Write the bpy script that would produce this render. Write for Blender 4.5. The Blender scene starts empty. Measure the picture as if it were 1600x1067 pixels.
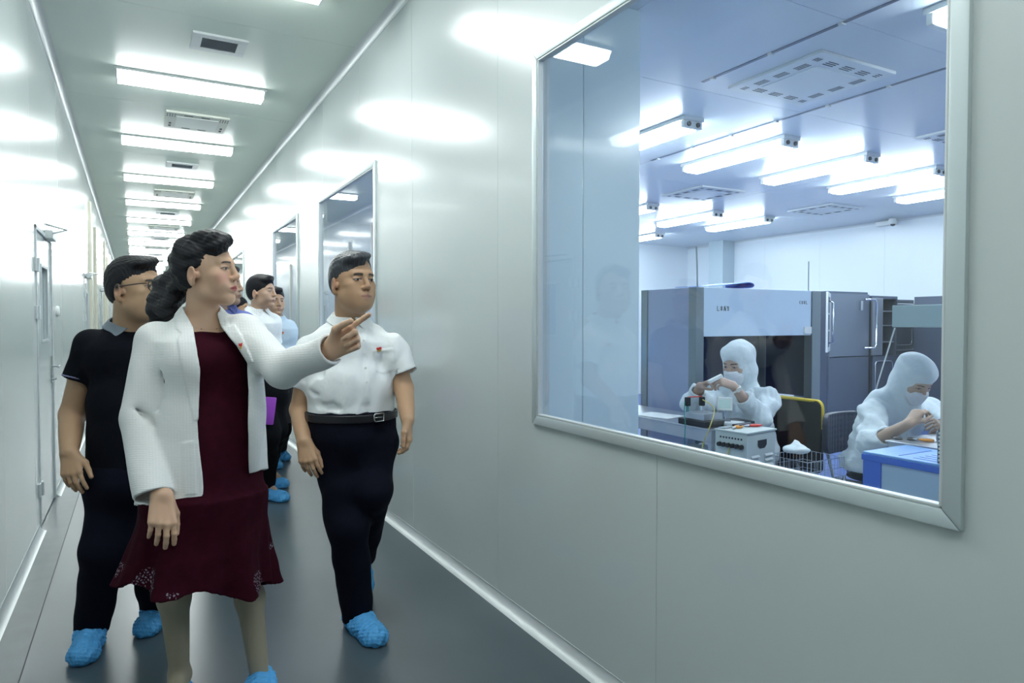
import bpy, bmesh, math, random, os
import numpy as np
from mathutils import Vector, Matrix, Euler
R = math.radians
SC = bpy.context.scene
COL = SC.collection
# ------------------------------------------------------------------ camera
FPX = 1067.0
YAW, PITCH, CAMH = R(28.95), R(1.55), 1.40
CF = Vector((math.sin(YAW)*math.cos(PITCH), math.cos(YAW)*math.cos(PITCH), -math.sin(PITCH)))
CR = Vector((math.cos(YAW), -math.sin(YAW), 0.0))
CD = CF.cross(CR)
cam_d = bpy.data.cameras.new('camera'); cam = bpy.data.objects.new('camera', cam_d); COL.objects.link(cam)
cam.location = (0, 0, CAMH)
cam.rotation_euler = (math.pi/2 - PITCH, 0, -YAW)
cam_d.sensor_width = 36.0; cam_d.lens = 36.0*FPX/1600.0; cam_d.clip_start = 0.05; cam_d.clip_end = 200
SC.camera = cam
# ------------------------------------------------------------------ world / exposure
wd = bpy.data.worlds.new('world'); SC.world = wd; wd.use_nodes = True
wd.node_tree.nodes['Background'].inputs[0].default_value = (0.6, 0.75, 0.8, 1)
wd.node_tree.nodes['Background'].inputs[1].default_value = 0.3
SC.view_settings.view_transform = 'Standard'
SC.view_settings.look = 'None'
SC.view_settings.exposure = 0.54
SC.view_settings.gamma = 1.0
SC.view_settings.use_curve_mapping = False
SC.cycles.use_denoising = True
SC.cycles.max_bounces = 10
SC.cycles.diffuse_bounces = 5
SC.cycles.glossy_bounces = 5
SC.cycles.transparent_max_bounces = 16
SC.cycles.sample_clamp_indirect = 6.0
E_CORR = 22.0      # corridor lamp emission
E_ROOM = 31.0     # clean room lamp emission

def P(px, py, t):
    """point seen at pixel (px,py) at depth t along the view axis"""
    return Vector((0, 0, CAMH)) + (CF + CR*((px-800)/FPX) + CD*((py-533.5)/FPX))*t

# ------------------------------------------------------------------ materials
MATS = {}
def mat(name, col, rough=0.5, metal=0.0, spec=0.5, emit=None, bump=None, noise=None, coat=0.0, ior=None, alpha=None, attr=None, sheen=0.0, sss=0.0, streak=None):
    if name in MATS: return MATS[name]
    m = bpy.data.materials.new(name); m.use_nodes = True
    nt = m.node_tree; b = nt.nodes['Principled BSDF']
    b.inputs['Base Color'].default_value = (*col, 1)
    b.inputs['Roughness'].default_value = rough
    b.inputs['Metallic'].default_value = metal
    b.inputs['Specular IOR Level'].default_value = spec
    b.inputs['Coat Weight'].default_value = coat
    b.inputs['Sheen Weight'].default_value = sheen
    if ior: b.inputs['IOR'].default_value = ior
    if alpha is not None: b.inputs['Alpha'].default_value = alpha
    if sss:
        b.inputs['Subsurface Weight'].default_value = sss
        b.inputs['Subsurface Radius'].default_value = (0.012, 0.005, 0.003)
    if emit:
        b.inputs['Emission Color'].default_value = (*emit[0], 1); b.inputs['Emission Strength'].default_value = emit[1]
    tc = None
    def coords(sc=(1,1,1)):
        tcn = nt.nodes.new('ShaderNodeTexCoord'); mp = nt.nodes.new('ShaderNodeMapping')
        mp.inputs['Scale'].default_value = sc
        nt.links.new(tcn.outputs['Object'], mp.inputs['Vector']); return mp.outputs['Vector']
    if attr:
        a = nt.nodes.new('ShaderNodeAttribute'); a.attribute_name = attr
        nt.links.new(a.outputs['Color'], b.inputs['Base Color'])
    if noise:   # (scale, amount 0..1, (sx,sy,sz)) colour variation
        n = nt.nodes.new('ShaderNodeTexNoise'); n.inputs['Scale'].default_value = noise[0]; n.inputs['Detail'].default_value = 4
        nt.links.new(coords(noise[2] if len(noise) > 2 else (1,1,1)), n.inputs['Vector'])
        mx = nt.nodes.new('ShaderNodeMix'); mx.data_type = 'RGBA'
        mx.inputs['A'].default_value = (*[c*(1-noise[1]) for c in col], 1)
        mx.inputs['B'].default_value = (*[min(1, c*(1+noise[1])) for c in col], 1)
        nt.links.new(n.outputs['Fac'], mx.inputs['Factor']); nt.links.new(mx.outputs['Result'], b.inputs['Base Color'])
    if bump:    # (scale, strength, distance, (sx,sy,sz))
        n = nt.nodes.new('ShaderNodeTexNoise'); n.inputs['Scale'].default_value = bump[0]; n.inputs['Detail'].default_value = 3
        nt.links.new(coords(bump[3] if len(bump) > 3 else (1,1,1)), n.inputs['Vector'])
        bp = nt.nodes.new('ShaderNodeBump'); bp.inputs['Strength'].default_value = bump[1]; bp.inputs['Distance'].default_value = bump[2]
        nt.links.new(n.outputs['Fac'], bp.inputs['Height']); nt.links.new(bp.outputs['Normal'], b.inputs['Normal'])
    MATS[name] = m
    return m

def glass_mat(name, tint=(1,1,1), rough=0.0, ior=1.5, boost=1.0):
    m = bpy.data.materials.new(name); m.use_nodes = True; nt = m.node_tree
    for n in list(nt.nodes): nt.nodes.remove(n)
    o = nt.nodes.new('ShaderNodeOutputMaterial'); mx = nt.nodes.new('ShaderNodeMixShader')
    tr = nt.nodes.new('ShaderNodeBsdfTransparent'); tr.inputs[0].default_value = (*tint, 1)
    gl = nt.nodes.new('ShaderNodeBsdfGlossy'); gl.inputs['Roughness'].default_value = rough
    fr = nt.nodes.new('ShaderNodeFresnel'); fr.inputs['IOR'].default_value = ior
    ge = nt.nodes.new('ShaderNodeNewGeometry')
    mu = nt.nodes.new('ShaderNodeMath'); mu.operation = 'MULTIPLY'; mu.inputs[1].default_value = boost; mu.use_clamp = True
    # fresnel evaluated with the same index from both faces of the thin slab
    ly = nt.nodes.new('ShaderNodeLayerWeight'); ly.inputs['Blend'].default_value = 0.5
    dp = nt.nodes.new('ShaderNodeVectorMath'); dp.operation = 'DOT_PRODUCT'
    nt.links.new(ge.outputs['Incoming'], dp.inputs[0]); nt.links.new(ge.outputs['Normal'], dp.inputs[1])
    ab = nt.nodes.new('ShaderNodeMath'); ab.operation = 'ABSOLUTE'; nt.links.new(dp.outputs['Value'], ab.inputs[0])
    om = nt.nodes.new('ShaderNodeMath'); om.operation = 'SUBTRACT'; om.inputs[0].default_value = 1.0; nt.links.new(ab.outputs[0], om.inputs[1])
    pw = nt.nodes.new('ShaderNodeMath'); pw.operation = 'POWER'; pw.inputs[1].default_value = 5.0; nt.links.new(om.outputs[0], pw.inputs[0])
    r0 = ((ior-1)/(ior+1))**2
    ma = nt.nodes.new('ShaderNodeMath'); ma.operation = 'MULTIPLY_ADD'; ma.inputs[1].default_value = 1-r0; ma.inputs[2].default_value = r0
    nt.links.new(pw.outputs[0], ma.inputs[0]); nt.links.new(ma.outputs[0], mu.inputs[0])
    nt.links.new(mu.outputs[0], mx.inputs[0]); nt.links.new(tr.outputs[0], mx.inputs[1]); nt.links.new(gl.outputs[0], mx.inputs[2])
    nt.links.new(mx.outputs[0], o.inputs[0]); nt.nodes.remove(fr); nt.nodes.remove(ly)
    MATS[name] = m; return m

# ------------------------------------------------------------------ mesh builder
class MB:
    def __init__(s): s.v = []; s.f = []
    def add(s, vs, fs):
        o = len(s.v); s.v += [tuple(v) for v in vs]; s.f += [tuple(i+o for i in f) for f in fs]; return s
    def box(s, a, b, M=None):
        x0,y0,z0 = a; x1,y1,z1 = b
        vs = [Vector(q) for q in ((x0,y0,z0),(x1,y0,z0),(x1,y1,z0),(x0,y1,z0),(x0,y0,z1),(x1,y0,z1),(x1,y1,z1),(x0,y1,z1))]
        if M is not None: vs = [M @ q for q in vs]
        return s.add(vs, ((0,3,2,1),(4,5,6,7),(0,1,5,4),(1,2,6,5),(2,3,7,6),(3,0,4,7)))
    def tube(s, pts, r, n=10, caps=True, close=False):
        pts = [Vector(p) for p in pts]; N = len(pts); rings = []
        rr = r if isinstance(r, (list, tuple)) else [r]*N
        up = Vector((0,0,1)); prev = None
        for i, p in enumerate(pts):
            if close: d = (pts[(i+1) % N]-pts[i-1])
            else: d = (pts[min(i+1,N-1)]-pts[max(i-1,0)])
            d.normalize()
            if prev is None: a = d.cross(up) if abs(d.z) < .95 else d.cross(Vector((1,0,0)))
            else: a = prev - d*prev.dot(d)
            a.normalize(); prev = a; b = d.cross(a)
            rings.append([p + (a*math.cos(2*math.pi*k/n) + b*math.sin(2*math.pi*k/n))*rr[i] for k in range(n)])
        o = len(s.v)
        for q in rings: s.v += [tuple(x) for x in q]
        for i in range(N if close else N-1):
            for k in range(n):
                j = (i+1) % N
                s.f.append((o+i*n+k, o+i*n+(k+1)%n, o+j*n+(k+1)%n, o+j*n+k))
        if caps and not close:
            s.f.append(tuple(o+k for k in range(n))[::-1]); s.f.append(tuple(o+(N-1)*n+k for k in range(n)))
        return s
    def lathe(s, c, prof, n=20, axis='z', M=None):
        c = Vector(c); o = len(s.v)
        for (r, h) in prof:
            for k in range(n):
                a = 2*math.pi*k/n; u, w = r*math.cos(a), r*math.sin(a)
                q = Vector((u,w,h)) if axis == 'z' else (Vector((h,u,w)) if axis == 'x' else Vector((w,h,u)))
                if M is not None: q = M @ q
                s.v.append(tuple(c+q))
        for i in range(len(prof)-1):
            for k in range(n): s.f.append((o+i*n+k, o+i*n+(k+1)%n, o+(i+1)*n+(k+1)%n, o+(i+1)*n+k))
        s.f.append(tuple(o+k for k in range(n))[::-1]); s.f.append(tuple(o+(len(prof)-1)*n+k for k in range(n)))
        return s
    def prism(s, poly, d):
        """planar polygon (3-D points) extruded by vector d"""
        n = len(poly); d = Vector(d); a = [Vector(p) for p in poly]
        vs = a + [p+d for p in a]
        return s.add(vs, [tuple(range(n))[::-1], tuple(range(n, 2*n))] + [(i, (i+1)%n, n+(i+1)%n, n+i) for i in range(n)])
    def build(s, name, m, parent=None, bevel=0, smooth=False, seg=2):
        me = bpy.data.meshes.new(name); me.from_pydata(s.v, [], s.f)
        bm = bmesh.new(); bm.from_mesh(me)
        bmesh.ops.recalc_face_normals(bm, faces=bm.faces)
        if bevel:
            eds = [e for e in bm.edges if len(e.link_faces) == 2 and e.calc_face_angle(0) > 0.6]
            bmesh.ops.bevel(bm, geom=eds, offset=bevel, segments=seg, profile=0.6, affect='EDGES', clamp_overlap=True)
        bm.to_mesh(me); bm.free()
        if smooth:
            for p in me.polygons: p.use_smooth = True
            if smooth == 'auto':
                try: me.set_sharp_from_angle(angle=R(40))
                except Exception: pass
        me.materials.append(m)
        o = bpy.data.objects.new(name, me); COL.objects.link(o)
        if parent is not None:
            q = parent; off = Vector((0,0,0))
            while q is not None: off += q.location; q = q.parent
            me.transform(Matrix.Translation(-off)); o.parent = parent
        return o
def absorb(o, p):
    """fold mesh p into mesh o as surface pattern with its own material"""
    n = len(o.data.materials); o.data.materials.append(p.data.materials[0])
    bm = bmesh.new(); bm.from_mesh(o.data); k = len(bm.faces); bm.from_mesh(p.data); bm.faces.ensure_lookup_table()
    for f in bm.faces[k:]: f.material_index = n
    bm.to_mesh(o.data); bm.free(); me = p.data; bpy.data.objects.remove(p); bpy.data.meshes.remove(me)
    return o
def empty(name, loc, label=None, cat=None, group=None):
    o = bpy.data.objects.new(name, None); COL.objects.link(o); o.location = loc; o.empty_display_size = .1
    tag(o, label, cat, group); return o
def tag(o, label=None, cat=None, group=None, kind=None):
    if label: o['label'] = label
    if cat: o['category'] = cat
    if group: o['group'] = group
    if kind: o['kind'] = kind
    return o
def struct(o): o['kind'] = 'structure'; return o
def copy_tree(o, parent=None):
    c = o.copy(); COL.objects.link(c)
    if parent is not None: c.parent = parent
    for ch in list(o.children): copy_tree(ch, c)
    return c

# ------------------------------------------------------------------ palette
M_WALL = mat('painted_steel_panel', (0.56,0.61,0.605), 0.22, 0.0, 0.5, coat=0.55, bump=(3.0, 0.10, 0.01, (1,1,0.15)))
MATS['painted_steel_panel'].node_tree.nodes['Principled BSDF'].inputs['Coat Roughness'].default_value = 0.12
M_SEAM = mat('panel_seam', (0.45,0.50,0.50), 0.5)
M_CEIL = mat('ceiling_panel', (0.66,0.73,0.665), 0.36, 0, 0.5, bump=(2.0, 0.1, 0.01))
M_CEILR = mat('room_ceiling_panel', (0.64,0.70,0.76), 0.3, 0, 0.5)
M_RWALL = mat('room_wall_panel', (0.72,0.78,0.82), 0.35, 0, 0.5)
M_ALU = mat('anodised_aluminium', (0.60,0.64,0.65), 0.42, 0.3)
M_ALUD = mat('window_frame_aluminium', (0.62,0.69,0.70), 0.33, 0.5)
M_FLOOR = mat('grey_vinyl_floor', (0.072,0.098,0.114), 0.30, 0, 0.45, noise=(2.5,0.12), bump=(180,0.05,0.001))
M_STRIP = mat('scuffed_vinyl_strip', (0.085,0.112,0.124), 0.36, 0, 0.45, noise=(9,0.22), bump=(60,0.15,0.001))
M_RFLOOR = mat('blue_room_floor', (0.09,0.14,0.34), 0.3)
M_LAMPH = mat('lamp_housing_white', (0.72,0.76,0.76), 0.4)
M_LAMPC = mat('corridor_lamp_diffuser', (0.9,0.95,0.95), 0.4, emit=((0.95,1.0,0.995), E_CORR))
M_LAMPR = mat('room_lamp_tube', (0.9,0.95,1), 0.4, emit=((0.84,0.93,1.0), E_ROOM))
M_WHITE = mat('white_plastic', (0.78,0.80,0.78), 0.45)
M_CREAM = mat('cream_plastic', (0.70,0.72,0.66), 0.5)
M_BLACK = mat('black_plastic', (0.015,0.017,0.02), 0.45)
M_DARK = mat('dark_slot', (0.03,0.035,0.045), 0.6)
M_STEEL = mat('brushed_stainless', (0.46,0.50,0.55), 0.3, 0.85, bump=(60,0.05,0.002,(1,1,.05)))
M_STEELD = mat('dark_stainless', (0.12,0.145,0.20), 0.34, 0.7)
M_CHROME = mat('chrome', (0.75,0.78,0.8), 0.15, 1.0)
M_GLASS = glass_mat('window_glass', (0.955,0.985,0.985), 0.0, 1.52, 1.35)

# ------------------------------------------------------------------ shell
XL, XR, WT = -0.572, 1.588, 0.06      # corridor wall faces, panel thickness
HC, HR = 3.55, 2.95                   # ceilings
Y0, Y1 = -5.0, 44.0
def wall_panel(name, x_face, outward, y0, y1, z0, z1, seams, holes, m):
    """wall in the YZ plane; face at x_face, body extends towards `outward`; holes = (ya,yb,za,zb)"""
    mb = MB(); ms = MB()
    ys = sorted(set([y0,y1]+[s for s in seams if y0 < s < y1]+[h for H in holes for h in H[:2]]))
    zs = sorted(set([z0,z1]+[h for H in holes for h in H[2:]]))
    xa, xb = sorted((x_face, x_face+outward*WT)); g = 0.0016
    for i in range(len(ys)-1):
        a, b = ys[i], ys[i+1]
        ga = g if a in seams else 0; gb = g if b in seams else 0
        # merge vertically where there is no hole
        runs = []; cur = None
        for j in range(len(zs)-1):
            zc = (zs[j]+zs[j+1])/2; yc = (a+b)/2
            if any(H[0] < yc < H[1] and H[2] < zc < H[3] for H in holes):
                if cur: runs.append(cur); cur = None
            else: cur = (cur[0] if cur else zs[j], zs[j+1])
        if cur: runs.append(cur)
        for (c, d) in runs: mb.box((xa,a+ga,c),(xb,b-gb,d))
    o = mb.build(name, m); struct(o)
    for s in seams:
        if not (y0 < s < y1): continue
        segs = [(z0,z1)]
        for H in holes:
            if H[0] < s < H[1]: segs = [(z0,H[2]),(H[3],z1)]
        for (c,d) in segs:
            x1_, x2_ = sorted((x_face+outward*0.0012, x_face+outward*(WT-0.001)))
            ms.box((x1_, s-g, c),(x2_, s+g, d))
    so = ms.build('panel_joints', M_SEAM, o); return o
seamsR = [1.826+1.19*k for k in range(-6, 36)]
WIN = [(0.862,2.618,0.985,2.565),(4.99,6.70,0.985,2.565),(7.75,9.20,0.985,2.565),(12.0,13.7,0.985,2.565),(16.2,17.9,0.985,2.565),(20.5,22.2,0.985,2.565)]
seamsR = [s for s in seamsR if not any(w[0]-.02 < s < w[1]+.02 and False for w in WIN)]
DOORS = [(5.54,6.54,0.0,2.06)] + [(5.54+d,6.54+d,0.0,2.06) for d in (5.1,9.6,15.0,21.0)]
seamsL = [4.16+1.19*k for k in range(-8,34)]
HM = .034
wR = wall_panel('wall_right', XR, 1, Y0, Y1, 0, HC, seamsR, [(w[0]-HM,w[1]+HM,w[2]-HM,w[3]+HM) for w in WIN], M_WALL)
wL = wall_panel('wall_left', XL, -1, Y0, Y1, 0, HC, [s for s in seamsL if not any(d[0] <= s <= d[1] for d in DOORS)], DOORS, M_WALL)
struct(MB().box((XL-WT,Y0-.06,0),(XR+WT,Y0,HC)).build('wall_behind_camera', M_WALL))
struct(MB().box((XL-WT,Y1,0),(XR+WT,Y1+.06,HC)).build('wall_far_end', M_WALL))
fl = struct(MB().box((XL-WT,Y0-.06,-0.08),(XR+WT,Y1+.06,0)).build('floor', M_FLOOR))
st = MB().box((XL,Y0,0.0),(-0.412,Y1,0.0015)).build('floor_strip', M_STRIP, fl)
MB().box((-0.4145,Y0,0.0),(-0.4105,Y1,0.0019)).build('floor_joint', M_DARK, fl)
# ceiling panels with fine joints across the corridor
mc = MB(); mj = MB(); ce = []
yy = [Y0]+[5.31-2.31*4+2.31*k for k in range(0,22)]+[Y1]
yy = sorted(y for y in set(yy) if Y0 <= y <= Y1)
for a,b in zip(yy[:-1], yy[1:]):
    mc.box((XL-WT,a+.0018,HC),(XR+WT,b-.0018,HC+.06)); mj.box((XL-WT,b-.0018,HC+.0015),(XR+WT,b+.0018,HC+.05))
ceil = struct(mc.build('ceiling', M_CEIL)); mj.build('panel_joints', M_SEAM, ceil)
# aluminium coves
def cove(name, x, sx, z, sz, ya, yb, r=0.05):
    n = 8; prof = []
    for k in range(n+1):
        a = math.pi/2*k/n
        prof.append((x+sx*(r-r*math.sin(a)), z+sz*(r-r*math.cos(a))))
    poly = [(px_, ya, pz_) for px_, pz_ in prof] + [(x, ya, z)]
    m = MB().prism(poly, (0, yb-ya, 0))
    m.box((x if sx > 0 else x-0.002, ya, z+sz*r if sz > 0 else z-r-0.004),(x+0.002 if sx > 0 else x, yb, z+r+0.004 if sz > 0 else z-r))
    return m
def cut_ranges(holes):
    rs = []; a = Y0
    for H in sorted(holes): rs.append((a, H[0]-.02)); a = H[1]+.02
    rs.append((a, Y1)); return rs
struct(cove('baseboard_right', XR, -1, 0, 1, Y0, Y1).build('baseboard_right', M_ALU, smooth='auto'))
m = MB()
for a,b in cut_ranges(DOORS):
    q = cove('', XL, 1, 0, 1, a, b); m.add(q.v, q.f)
struct(m.build('baseboard_left', M_ALU, smooth='auto'))
struct(cove('trim_1', XR, -1, HC, -1, Y0, Y1, .055).build('trim_1', M_ALU, smooth='auto'))
struct(cove('trim_2', XL, 1, HC, -1, Y0, Y1, .055).build('trim_2', M_ALU, smooth='auto'))

# windows in the right wall ------------------------------------------------
def window(n, ya, yb, za, zb):
    g = 0.0
    e = MB()
    w = 0.042; pr = 0.016
    # frame: four mitred bars standing proud of the wall, with a rounded lip
    def bar(p, q, r_, s_, d0, d1):
        e.add([(XR-d0,)+p,(XR-d0,)+q,(XR-d0,)+r_,(XR-d0,)+s_,(XR+d1,)+p,(XR+d1,)+q,(XR+d1,)+r_,(XR+d1,)+s_],
              ((0,1,2,3),(4,5,6,7),(0,1,5,4),(1,2,6,5),(2,3,7,6),(3,0,4,7)))
    A,B,C_,D_ = (ya,za),(yb,za),(yb,zb),(ya,zb)
    A2,B2,C2,D2 = (ya-w,za-w),(yb+w,za-w),(yb+w,zb+w),(ya-w,zb+w)
    bar(A,B,B2,A2,pr,0.004); bar(B,C_,C2,B2,pr,0.004); bar(C_,D_,D2,C2,pr,0.004); bar(D_,A,A2,D2,pr,0.004)
    f = e.build('window_%d' % n, M_ALUD, bevel=0.006, smooth='auto'); struct(f)
    l = MB(); i = 0.008
    for (a,b) in (((ya,za),(yb,za+i)),((ya,zb-i),(yb,zb)),((ya,za),(ya+i,zb)),((yb-i,za),(yb,zb))):
        l.box((XR-0.012,a[0],a[1]),(XR+.014,b[0],b[1]))
    l.build('glazing_bead', M_ALU, f, bevel=0.003)
    # inner frame towards the room
    k = MB(); ya_, yb_, za_, zb_ = ya, yb, za, zb; ya -= HM; yb += HM; za -= HM; zb += HM
    for (a,b) in (((ya-w,za-w),(yb+w,za)),((ya-w,zb),(yb+w,zb+w)),((ya-w,za),(ya,zb)),((yb,za),(yb+w,zb))):
        k.box((XR+WT,a[0],a[1]),(XR+WT+.014,b[0],b[1]))
    k.build('inner_frame', M_ALU, f)
    ya, yb, za, zb = ya_, yb_, za_, zb_
    MB().box((XR+0.006,ya+.004,za+.004),(XR+0.012,yb-.004,zb-.004)).build('pane', M_GLASS, f)
    return f
for i, W in enumerate(WIN): window(i+1, *W)

# ------------------------------------------------------------------ corridor lamps and ceiling fittings
def corridor_lamp(x, y):
    r = empty('ceiling_light', (x, y, HC), None, 'ceiling light', 'corridor ceiling lights')
    L, Wd = 1.22, 0.26
    MB().box((x-L/2,y-Wd/2,HC-.022),(x+L/2,y+Wd/2,HC)).build('housing', M_LAMPH, r, bevel=0.004)
    # opal trough: trapezoid section
    zt, zb_ = HC-.022, HC-.078
    a, b = Wd/2-.012, Wd/2-.045
    poly = [(x-L/2+.02,y-a,zt),(x-L/2+.02,y-b,zb_),(x-L/2+.02,y+b,zb_),(x-L/2+.02,y+a,zt)]
    MB().prism(poly, (L-.04,0,0)).build('diffuser', M_LAMPC, r)
    for s in (-1, 1):
        xx = x+s*(L/2-.018)
        MB().prism([(xx-.006,y-a-.004,zt),(xx-.006,y-b-.004,zb_-.004),(xx-.006,y+b+.004,zb_-.004),(xx-.006,y+a+.004,zt)], (.012,0,0)).build('end_cap', M_LAMPH, r)
    return r
ord_ = ['nearest','second','third','fourth','fifth','sixth','seventh','eighth','ninth','tenth','eleventh','twelfth','thirteenth','fourteenth','fifteenth','sixteenth','seventeenth','eighteenth','nineteenth','twentieth']
CLY = [6.78+2.31*k for k in range(-3, 16)]
proto = corridor_lamp(0.49, CLY[0])
vis = [y for y in CLY if y > 4.0]
for y in CLY:
    if y == CLY[0]: o = proto
    else:
        o = copy_tree(proto); o.location = (0.49, y, HC)
    if y < 4.0: o['label'] = 'lit corridor ceiling light behind the viewpoint'
    else:
        k = vis.index(y)
        o['label'] = ('lit trough light on the corridor ceiling, %s lamp from the top edge of the photo' % ord_[k]) if k else 'lit white trough light cut by the top edge of the photo'
def cassette(x, y, label):
    r = empty('air_conditioner_panel', (x, y, HC), label, 'ceiling vent', 'cream air outlets on corridor ceiling')
    w, d = 0.60, 0.62
    pn = MB().box((x-w/2,y-d/2,HC-.024),(x+w/2,y+d/2,HC)).build('panel', M_CREAM, r, bevel=.006)
    MB().box((x-.2,y-.2,HC-.03),(x+.2,y+.2,HC-.022)).build('centre_plate', M_WHITE, r, bevel=.003)
    s = MB()
    for k in range(4):
        for q in (-1,1):
            for j in (0,1): s.box((x+q*.25-.04+k*.024,y-.26+j*.06,HC-.0255),(x+q*.25-.032+k*.024,y-.225+j*.06,HC-.02))
    for (cx,cy) in ((-.09,-.25),(.07,-.25),(-.09,.25),(.07,.25)): s.box((x+cx-.04,y+cy-.012,HC-.0255),(x+cx+.04,y+cy+.012,HC-.02))
    for (cx,cy) in ((-.25,.1),(.25,.1),(-.25,.2),(.25,.2)): s.box((x+cx-.012,y+cy-.03,HC-.0255),(x+cx+.012,y+cy+.03,HC-.02))
    absorb(pn, s.build('slots', M_DARK, r)); return r
def grille(x, y, label):
    r = empty('vent_grille', (x, y, HC), label, 'ceiling vent', 'louvred grilles on corridor ceiling')
    f = MB()
    for a,b in (((-.195,-.17),(.195,-.1)),((-.195,.1),(.195,.17)),((-.195,-.1),(-.125,.1)),((.125,-.1),(.195,.1))):
        f.box((x+a[0],y+a[1],HC-.018),(x+b[0],y+b[1],HC))
    f.build('frame', M_ALU, r, bevel=.003)
    MB().box((x-.13,y-.105,HC-.002),(x+.13,y+.105,HC+.001)).build('backing', mat('grille_backing',(.09,.10,.11),.5), r)
    s = MB()
    for k in range(12):
        yk = y-.095+k*.0172
        s.box((-.125,-.007,-.0014),(.125,.007,.0014), Matrix.Translation((x,yk,HC-.011)) @ Matrix.Rotation(R(35),4,'X'))
    s.build('louvres', M_STEEL, r); return r
for k in range(5):
    grille(0.60, 5.74+4.62*k, 'louvred grey return air grille in the corridor ceiling, %s from the viewpoint' % ord_[k].replace('nearest','first'))
for k in range(5):
    cassette(0.61, 8.06+4.62*k, 'cream square air outlet panel on the corridor ceiling, %s from the viewpoint' % ord_[k].replace('nearest','first'))

# ------------------------------------------------------------------ doors in the left wall
M_DOOR = mat('door_leaf_panel', (0.50,0.56,0.565), 0.2, 0, 0.6, coat=.4)
def door(n, ya, yb, zb):
    x = XL
    f = MB()
    for a,b in (((ya,0),(ya+.028,zb)),((yb-.028,0),(yb,zb)),((ya,zb-.028),(yb,zb))):
        f.box((x-WT,a[0],a[1]),(x+.008,b[0],b[1]))
    root = struct(f.build('door_%d' % n, M_ALU, bevel=.003))
    # leaf with a slit window
    ws, we, wz0, wz1 = ya+.33, ya+.70, 1.28, 1.80
    lf = MB(); xa, xb = x-.045, x-.004; a0, b0 = ya+.032, yb-.032
    lf.box((xa,a0,.012),(xb,ws,zb-.032)); lf.box((xa,we,.012),(xb,b0,zb-.032)); lf.box((xa,ws,.012),(xb,we,wz0)); lf.box((xa,ws,wz1),(xb,we,zb-.032))
    leaf = lf.build('door_leaf', M_DOOR, root)
    w = MB()
    for a,b in (((ws-.02,wz0-.02),(we+.02,wz0)),((ws-.02,wz1),(we+.02,wz1+.02)),((ws-.02,wz0),(ws,wz1)),((we,wz0),(we+.02,wz1))):
        w.box((xb-.004,a[0],a[1]),(xb+.008,b[0],b[1]))
    w.build('door_window_frame', M_ALU, leaf, bevel=.002)
    MB().box((x-.03,ws,wz0),(x-.024,we,wz1)).build('door_window_pane', M_GLASS, leaf)
    MB().box((x-.062,ws-.05,wz0-.05),(x-.06,we+.05,wz1+.05)).build('blind', mat('grey_blue_blind',(0.28,0.35,0.42),.6), leaf)
    h = MB(); yh = yb-.075
    h.box((xb,yh-.022,.93),(xb+.008,yh+.022,1.14)); h.tube([(xb+.006,yh,1.06),(xb+.05,yh,1.06),(xb+.055,yh-.02,1.06),(xb+.055,yh-.13,1.06)],.009)
    h.tube([(xb+.006,yh,.96),(xb+.035,yh,.96)],.011)
    h.build('door_handle', M_CHROME, leaf, smooth='auto')
    for zz in (1.79,1.47,.28):
        g = MB(); g.box((x,ya-.07,zz-.045),(x+.012,ya+.0,zz+.045)); g.box((x,ya+.036,zz-.045),(x+.014,ya+.085,zz+.045)); g.tube([(x+.014,ya+.02,zz-.045),(x+.014,ya+.02,zz+.045)],.012)
        g.build('hinge', M_ALU, root, bevel=.002)
    c = MB(); c.box((x+.002,ya+.55,zb-.035),(x+.055,ya+.80,zb+.03)); c.build('door_closer', M_ALU, root, bevel=.006)
    c = MB(); c.tube([(x+.04,ya+.6,zb+.005),(x+.16,ya+.30,zb+.005),(x+.05,ya+.06,zb+.01)],.007); c.build('closer_arm', M_CHROME, root)
    return root
for i, d in enumerate(DOORS): door(i+1, d[0], d[1], d[3])
o = MB().lathe((XL,6.9,1.50),[(.045,0),(.045,.012),(.036,.022)],20,'x').build('call_button', M_WHITE, smooth='auto'); tag(o,'round white wall fitting beside the left corridor door','wall fitting')
# rooms behind door slits are dark: thin steel frames further down the left wall
for i,(ya,c) in enumerate(((11.9,0),(13.4,1),(17.6,0),(19.2,1))):
    o = MB(); o.box((XL,ya,0.06),(XL+.035,ya+.10,3.2 if c == 0 else 3.0)); o = o.build('door_post', mat('cream_post',(0.74,0.72,0.6),.4), bevel=.004)
    tag(o, 'cream upright post on the left corridor wall, %s from the viewpoint' % ord_[i].replace('nearest','first'), 'post', 'cream posts on left corridor wall')

# ------------------------------------------------------------------ clean room shell
RX0, RX1, RY0, RY1 = XR+WT, 9.95, -1.5, 10.55
fr = MB().box((RX0,RY0,-.08),(RX1,RY1,0)).build('floor_clean_room', M_RFLOOR); struct(fr)
mc = MB(); mj = MB(); xs = [RX0,2.2,4.35,6.55,8.75,RX1]; ys = [RY0,0.0,1.15,2.27,3.41,4.55,5.69,6.83,7.97,9.11,RY1]
for a,b in zip(xs[:-1],xs[1:]):
    for c,d in zip(ys[:-1],ys[1:]): mc.box((a+.002,c+.0018,HR),(b-.002,d-.0018,HR+.05))
mj.box((RX0,RY0,HR+.002),(RX1,RY1,HR+.06))
cr = struct(mc.build('ceiling_clean_room', M_CEILR)); mj.build('panel_joints', mat('room_seam',(0.75,0.80,0.86),.5), cr)
def wall_box(name, a, b, m=M_RWALL): return struct(MB().box(a,b).build(name, m))
mw = MB(); 
for k in range(11): mw.box((RX1, RY0+k*1.12+.0015, 0),(RX1+.05, min(RY1+.05,RY0+(k+1)*1.12-.0015), HR))
w = struct(mw.build('wall_clean_room_far', M_RWALL)); MB().box((RX1+.003,RY0,0),(RX1+.045,RY1,HR)).build('panel_joints', M_SEAM, w)
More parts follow.
